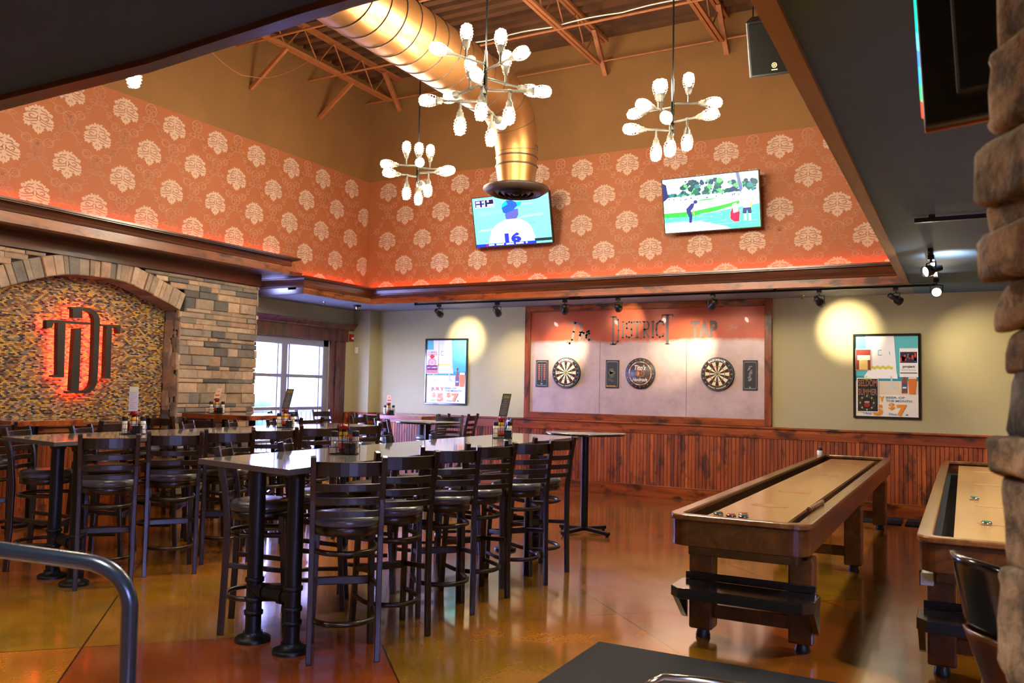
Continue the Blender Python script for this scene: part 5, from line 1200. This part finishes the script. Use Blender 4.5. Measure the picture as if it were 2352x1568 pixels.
# ================================================================== shuffleboards
def rounded(x0, x1, y0, y1, r, n=6):
    pts = []
    for cx, cy, a0 in ((x1 - r, y1 - r, 0), (x0 + r, y1 - r, PI / 2), (x0 + r, y0 + r, PI), (x1 - r, y0 + r, 3 * PI / 2)):
        for i in range(n + 1): a = a0 + PI / 2 * i / n; pts.append((cx + r * math.cos(a), cy + r * math.sin(a)))
    return pts
def ringwall(b, o_, i_, z0, z1, mi=0):
    n = len(o_); vs = [(x, y, z) for z in (z0, z1) for x, y in o_] + [(x, y, z) for z in (z0, z1) for x, y in i_]; fs = []
    for k in range(n):
        j = (k + 1) % n; fs += [(k, j, n + j, n + k), (2 * n + j, 2 * n + k, 3 * n + k, 3 * n + j), (n + k, n + j, 3 * n + j, 3 * n + k), (j, k, 2 * n + k, 2 * n + j)]
    return b.add(vs, fs, mi)
def shuffleboard(x0, label, extras=True):
    x1 = x0 + .785; y0, y1 = 4.665, 10.50
    t = thing('shuffleboard_table', label, 'shuffleboard', ((x0 + x1) / 2, (y0 + y1) / 2, 0), 0, 'long wooden shuffleboard tables')
    o_ = rounded(x0, x1, y0, y1, .11); i_ = rounded(x0 + .075, x1 - .075, y0 + .07, y1 - .07, .04)
    b = MB(); ringwall(b, o_, i_, .742, .775); b.build('top_rail', 'shuffle_rail', t, bevel=.008)
    o2 = rounded(x0 + .012, x1 - .012, y0 + .012, y1 - .012, .10); i2 = rounded(x0 + .05, x1 - .05, y0 + .055, y1 - .055, .04)
    b = MB(); ringwall(b, o2, i2, .60, .742); b.build('cabinet', 'shuffle', t, bevel=.004)
    MB().box(x0 + .05, x1 - .05, y0 + .055, y1 - .055, .60, .64).build('gutter', 'gutter', t)
    b = MB(); b.box(x0 + .165, x1 - .165, y0 + .25, y1 - .30, .66, .725); b.box(x0 + .165, x1 - .165, y0 + .25, y1 - .30, .725, .745, 1); b.build('playfield', ['shuffle', 'maple'], t, bevel=.002)
    for yy in (.13, .30, .60, .86):
        p = Pic((x0 + .165, y0 + .25, .7455), (.455, 0, 0), (0, 5.285, 0), .0003); p.disc(.5, yy, .26, S(158, 116, 74), .014, 24); p.build('worn_marking', 'pic', t)
    MB().box(x0 + .09, x1 - .09, y0 + .14, y1 - .14, .53, .60).build('undercarriage', 'shuffle', t, bevel=.004)
    for yy in (5.08, 7.62, 10.13):
        for xx in (x0 + .105, x1 - .105):
            o = MB().box(xx - .07, xx + .07, yy - .07, yy + .07, .055, .54).build('leg', 'shuffle', t, bevel=.012)
            MB().lathe([(.042, 0), (.044, .012), (.038, .03), (.034, .06)], (xx, yy, 0), 16).build('leveling_foot', 'blackmetal', o)
        MB().box(x0 + .17, x1 - .17, yy - .02, yy + .02, .12, .20).build('stretcher', 'shuffle', t, bevel=.004)
    # black step shelf bolted to the near legs
    b = MB(); zt = .35
    b.prism([(x0 - .005, y0 + .12), (x0 + .05, y0 + .06), (x1 - .05, y0 + .06), (x1 + .005, y0 + .12), (x1 + .005, 5.0), (x0 - .005, 5.0)], zt - .06, zt, lambda u, v, w_: Vector((u, v, w_))); b.box(x0 + .02, x1 - .02, 4.995, 5.01, zt, zt + .045)
    o = b.build('step_shelf', 'gloss_black', t, bevel=.004)
    for xx in (x0 + .0, x1 - .03): MB().prism([(y0 + .12, zt - .05), (5.01, zt - .05), (5.01, .12), (4.97, .14)], xx, xx + .03, lambda u, v, w_: Vector((w_, u, v))).build('shelf_bracket', 'gloss_black', o)
    return t
shuffleboard(-1.503, 'long wooden shuffleboard table, left one, with brown beads on its rail')
shuffleboard(-.216, 'long wooden shuffleboard table, right one, partly behind the stone pillar')
def puck(x, y, z, col, label):
    t = thing('shuffleboard_puck', label, 'puck', (x, y, z), 0, 'metal shuffleboard pucks'); MB().lathe([(.025, 0), (.029, .003), (.029, .014), (.024, .018), (0, .018)], (x, y, z), 22).build('weight', 'chrome', t)
    MB().lathe([(.024, .018), (.024, .022), (.018, .0235), (0, .0235)], (x, y, z), 20).build('cap', plain('cap_' + col, S(30, 100, 60) if col == 'g' else S(190, 84, 40), .35), t)
for x, y, z, c, lb in ((-1.277, 4.96, .7455, 'g', 'green capped puck, leftmost on the left shuffleboard'), (-1.198, 4.935, .7455, 'r', 'orange capped puck, left of two on the left shuffleboard'), (-1.145, 5.02, .7455, 'r', 'orange capped puck, right of two on the left shuffleboard'), (-1.125, 4.93, .7455, 'g', 'green capped puck at the near edge of the left shuffleboard'),
                       (-.135, 5.45, .64, 'g', 'green capped puck lying in the gutter of the right shuffleboard'), (.062, 6.84, .7455, 'g', 'green capped puck farther up the right shuffleboard'), (.11, 5.53, .7455, 'g', 'green capped puck beside the pillar on the right shuffleboard')): puck(x, y, z, c, lb)
t = thing('score_counter', 'row of small brown scoring beads on the left shuffleboard rail', 'score counter', (-.80, 5.4, .775))
MB().tube([(-.81, 5.20, .79), (-.795, 5.66, .79)], .003, 6).box(-.815, -.80, 5.19, 5.20, .775, .80).box(-.80, -.785, 5.66, 5.67, .775, .80).build('rod', 'chrome', t)
for i in range(8):
    MB().tube([(-.81 + .015 * i / 8, 5.23 + i * .052, .79), (-.809 + .015 * i / 8, 5.27 + i * .052, .79)], .014, 12).build('bead', 'shuffle_rail', t)
t = thing('wax_shaker', 'small white wax shaker on the far left shuffleboard rail', 'shaker', (-1.475, 10.30, .775)); MB().lathe([(.03, 0), (.032, .004), (.032, .05), (.028, .056)], (-1.475, 10.30, .775), 18).build('can', 'white', t); MB().lathe([(.03, .054), (.03, .075), (.02, .085), (0, .085)], (-1.475, 10.30, .775), 18).build('lid', 'blackmetal', t)
t = thing('score_pad_box', 'small white box hanging on the near leg of the right shuffleboard', 'box', (-.18, 5.0, .50)); MB().box(-.208, -.145, 4.925, 5.0, .485, .55).build('box', 'white', t, bevel=.003); MB().box(-.212, -.208, 4.925, 5.012, .48, .56).build('side_plate', 'blackmetal', t)
for x0, x1, lb in ((-1.16, -.64, 'dark rubber mat on the floor behind the left shuffleboard'), (-.60, .55, 'dark rubber mat on the floor behind the right shuffleboard')):
    tag(MB().box(x0, x1, 10.62, 11.2, 0, .012).build('floor_mat', 'mat', bevel=.003, loc=((x0 + x1) / 2, 10.9, 0)), lb, 'mat', 'dark mats at the shuffleboard ends')
tag(MB().box(-1.876, .9, 2.6, 4.60, 0, .014).build('floor_mat', 'mat', bevel=.004, loc=(-.5, 3.6, 0)), 'large black floor mat at the bottom of the view', 'mat')

# ================================================================== foreground
t = thing('handrail', 'dark blue-grey painted tubular handrail bending down in the left foreground', 'handrail', (-1.95, 1.49, 0))
rz = lambda P_: Vector(P_)
pts = [(-3.4, .62, 1.075), (-2.9, .925, 1.058), (-2.24, 1.322, 1.013), (-2.05, 1.435, .985)]
A_ = Vector((-2.03, 1.447, .981)); C_ = Vector((-1.952, 1.492, .955)); E_ = Vector((-1.944, 1.497, .87))
for i in range(9):
    u = i / 8; pts.append(tuple(A_ * (1 - u) ** 2 + C_ * 2 * u * (1 - u) + E_ * u * u))
pts += [(-1.943, 1.50, .6), (-1.943, 1.50, .0)]
MB().tube(pts, .0215, 20).build('rail', 'rail', t)
MB().lathe([(.05, 0), (.05, .01), (.03, .016), (.022, .03)], (-1.943, 1.50, 0), 20).build('base_plate', 'rail', t)
MB().tube([(-3.4, .62, 1.075), (-3.42, .61, 1.0), (-3.42, .61, 0)], .0215, 16).build('post', 'rail', t)
# rough stone pillar at right
def pillar():
    rg = random.Random(11); b = MB(); M3 = lambda zc, u, v: None
    C0 = Vector((0, 0, 1.4612)); 
    rows = [(-.02, .5, 2264), (.5, .94, 2268), (.94, 1.15, 2262), (1.15, 1.322, 2274), (1.322, 1.384, 2258), (1.384, 1.52, 2290), (1.52, 1.60, 2284), (1.60, 1.68, 2276), (1.68, 1.765, 2238), (1.765, 1.83, 2280), (1.83, 1.95, 2246), (1.95, 2.1, 2270), (2.1, 2.4, 2288), (2.4, 2.74, 2290)]
    from mathutils import noise as mn
    base = Vector((.105, 1.62, 0)); e1 = Vector((.88, .475, 0)); e2 = Vector((-.475, .88, 0))
    for z0, z1, uu in rows:
        off = .029 + (uu - 2275) * .0009 + rg.uniform(-.002, .002); cuts = [off, off + rg.uniform(.09, .15), .34 + rg.uniform(-.03, .03), .60]
        for u0, u1 in zip(cuts, cuts[1:]):
            col = rnd_stone(); f_ = rg.uniform(.46, .66); col = (col[0] * f_, col[1] * f_ * .94, col[2] * f_ * .84, 1); sd = Vector((rg.random() * 50, rg.random() * 50, 0))
            nu, nv = 30, 16; vs = []; hw = (u1 - u0) / 2 + .003; hz = (z1 - z0) / 2 + .005; hd = .10 + rg.uniform(-.03, .01); sk = rg.uniform(-.25, .25) * min(1, .12 / hz)
            for j in range(nv + 1):
                ph = -PI / 2 + PI * j / nv
                for i in range(nu):
                    th = 2 * PI * i / nu; sp = lambda w_: math.copysign(abs(w_) ** .30, w_)
                    x = sp(math.cos(ph)) * sp(math.cos(th)); y = sp(math.cos(ph)) * sp(math.sin(th)); z = sp(math.sin(ph))
                    q = Vector((x * hw, y * hd, z * hz)); n_ = mn.noise(q * 9 + sd) * .022 + mn.noise(q * 26 + sd) * .012 + mn.noise(q * 60 + sd) * .004
                    d_ = Vector((x, y, z * .5)).normalized(); q += d_ * (n_ - .004)
                    vs.append(base + e1 * (u0 + hw + q.x) + e2 * (.10 + q.y) + Vector((0, 0, (z0 + z1) / 2 + q.z + sk * q.x)))
            fs = [(j * nu + i, j * nu + (i + 1) % nu, (j + 1) * nu + (i + 1) % nu, (j + 1) * nu + i) for j in range(nv) for i in range(nu)]
            b.add(vs, fs, 0, col, True)
    q = [base + e1 * .12 + e2 * .04, base + e1 * .58 + e2 * .04, base + e1 * .58 + e2 * .16, base + e1 * .12 + e2 * .16]
    b.add([p_ + Vector((0, 0, z)) for z in (0, 2.74) for p_ in q], [(3, 2, 1, 0), (4, 5, 6, 7), (0, 1, 5, 4), (1, 2, 6, 5), (2, 3, 7, 6), (3, 0, 4, 7)], 1)
    o = b.build('pillar_stone', ['pillar', 'stone_back'], kind='structure')
    return o
pillar()
# curved-back chair beside the pillar
t = thing('bucket_chair', 'glossy black curved-back chair partly hidden behind the stone pillar', 'chair', (.22, 3.15, 0))
def shell(c, w_, zb, zt, lean, mt, name, rad):
    b = MB(); vs = []; nu, nv = 14, 8
    for s in (0, 1):
        for j in range(nv + 1):
            v = j / nv
            for i in range(nu + 1):
                u = -1 + 2 * i / nu; a = u * 1.15; r = rad + s * .012 + .02 * v; top = zb + (zt - zb) * v * (1 - .18 * abs(u) ** 3)
                vs.append(Vector(c) - RL * (r * math.cos(a) + lean * v) + FL * (r * math.sin(a)) * w_ + Vector((0, 0, top)))
    n = nu + 1; K = n * (nv + 1); fs = []
    for j in range(nv):
        for i in range(nu): a = j * n + i; fs += [(a, a + 1, a + n + 1, a + n), (K + a + 1, K + a, K + a + n, K + a + n + 1)]
    for i in range(nu): fs += [(i + 1, i, K + i, K + i + 1), (nv * n + i, nv * n + i + 1, K + nv * n + i + 1, K + nv * n + i)]
    for j in range(nv): fs += [(j * n, (j + 1) * n, K + (j + 1) * n, K + j * n), (j * n + nu, K + j * n + nu, K + (j + 1) * n + nu, (j + 1) * n + nu)]
    b.add(vs, fs, 0, None, True); return b.build(name, mt, t)
shell((.20, 3.29, 0), 1.0, .70, .945, .03, 'gloss_black', 'backrest', .19)
shell((.20, 3.29, 0), 1.0, .50, .70, .05, 'shuffle', 'shell', .135)
MB().lathe([(.0, .66), (.17, .66), (.19, .69), (.17, .72), (0, .725)], (.20, 3.29, 0), 24).build('seat', 'gloss_black', t)
for a in (45, 135, 225, 315):
    d = RL * math.cos(math.radians(a)) + FL * math.sin(math.radians(a)); c = Vector((.20, 3.29, 0)); MB().tube([c + d * .13 + Vector((0, 0, .66)), c + d * .21], .012, 10).build('leg', 'chrome', t)
# tubular chair top at the bottom edge
t = thing('tubular_chair', 'chair of which only the shiny curved tube top shows at bottom edge', 'chair', (-.78, 2.36, 0))
c = Vector((-.74, 2.385, 0)); pts = [c - RL * .09 + Vector((0, 0, .0)), c - RL * .09 + Vector((0, 0, .57)), c - RL * .075 + Vector((0, 0, .625)), c - RL * .03 + Vector((0, 0, .645)), c + RL * .06 + Vector((0, 0, .640)), c + RL * .2 + Vector((0, 0, .625)), c + RL * .28 + Vector((0, 0, .59)), c + RL * .30 + Vector((0, 0, .53)), c + RL * .30]
MB().tube(pts, .010, 12).build('back_frame', 'chrome', t)
MB().box(-.40, -.02, -.02, .0, .38, .60, T=Matrix.Translation(c + RL * .32) @ Matrix.Rotation(math.radians(28), 4, 'Z')).build('backrest', 'gloss_black', t, bevel=.01)
MB().box(-.40, -.02, -.40, -.02, .33, .36, T=Matrix.Translation(c + RL * .32) @ Matrix.Rotation(math.radians(28), 4, 'Z')).build('seat', 'gloss_black', t, bevel=.01)
for s in (-.08, .29): MB().tube([c + RL * s - FL * .38 + Vector((0, 0, .33)), c + RL * s - FL * .42], .010, 10).build('leg', 'chrome', t)

# ================================================================== outside the window
def hedge(x, y, w_, h, lb):
    rg = random.Random(int(y * 10)); b = MB()
    for i in range(60):
        c = Vector((x + rg.uniform(-.5, .5), y + rg.uniform(-w_ / 2, w_ / 2), rg.uniform(.15, h))); r = rg.uniform(.18, .3)
        b.lathe([(.02, -r), (r * .7, -r * .7), (r, 0), (r * .75, r * .65), (.02, r)], c, 8)
    b.lathe([(.1, -.14), (.09, .3)], (x, y, 0), 8)
    return tag(b.build('hedge', 'hedge', loc=(x, y, 0)), lb, 'hedge', 'hedges outside the window')
hedge(-22, 19.6, 1.7, .85, 'blue-green hedge outside, left one seen through the window'); hedge(-22, 21.9, .8, .85, 'blue-green hedge outside, smaller right one seen through the window')
t = thing('patio_railing', 'white patio railing with upright bars outside the window', 'railing', (-10.6, 10.9, -.15)); b = MB()
for zz in (.0, .98): b.box(-10.62, -10.58, 10.2, 11.9, zz, zz + .04)
b.build('rail', 'iron', t); b = MB()
for i in range(14): b.box(-10.61, -10.59, 10.25 + i * .12, 10.27 + i * .12, -.15, 1.0)
b.build('picket', 'iron', t)['kind'] = 'stuff'
tag(MB().box(-11.2, -10.7, 11.7, 12.2, -.15, 3.2).box(-11.25, -10.65, 11.65, 12.25, -.15, .2).box(-11.25, -10.65, 11.65, 12.25, 3.1, 3.3).build('brick_post', 'brick', bevel=.01, loc=(-11, 12, -.15)), 'pale brick post outside, at the right edge of the window', 'post')
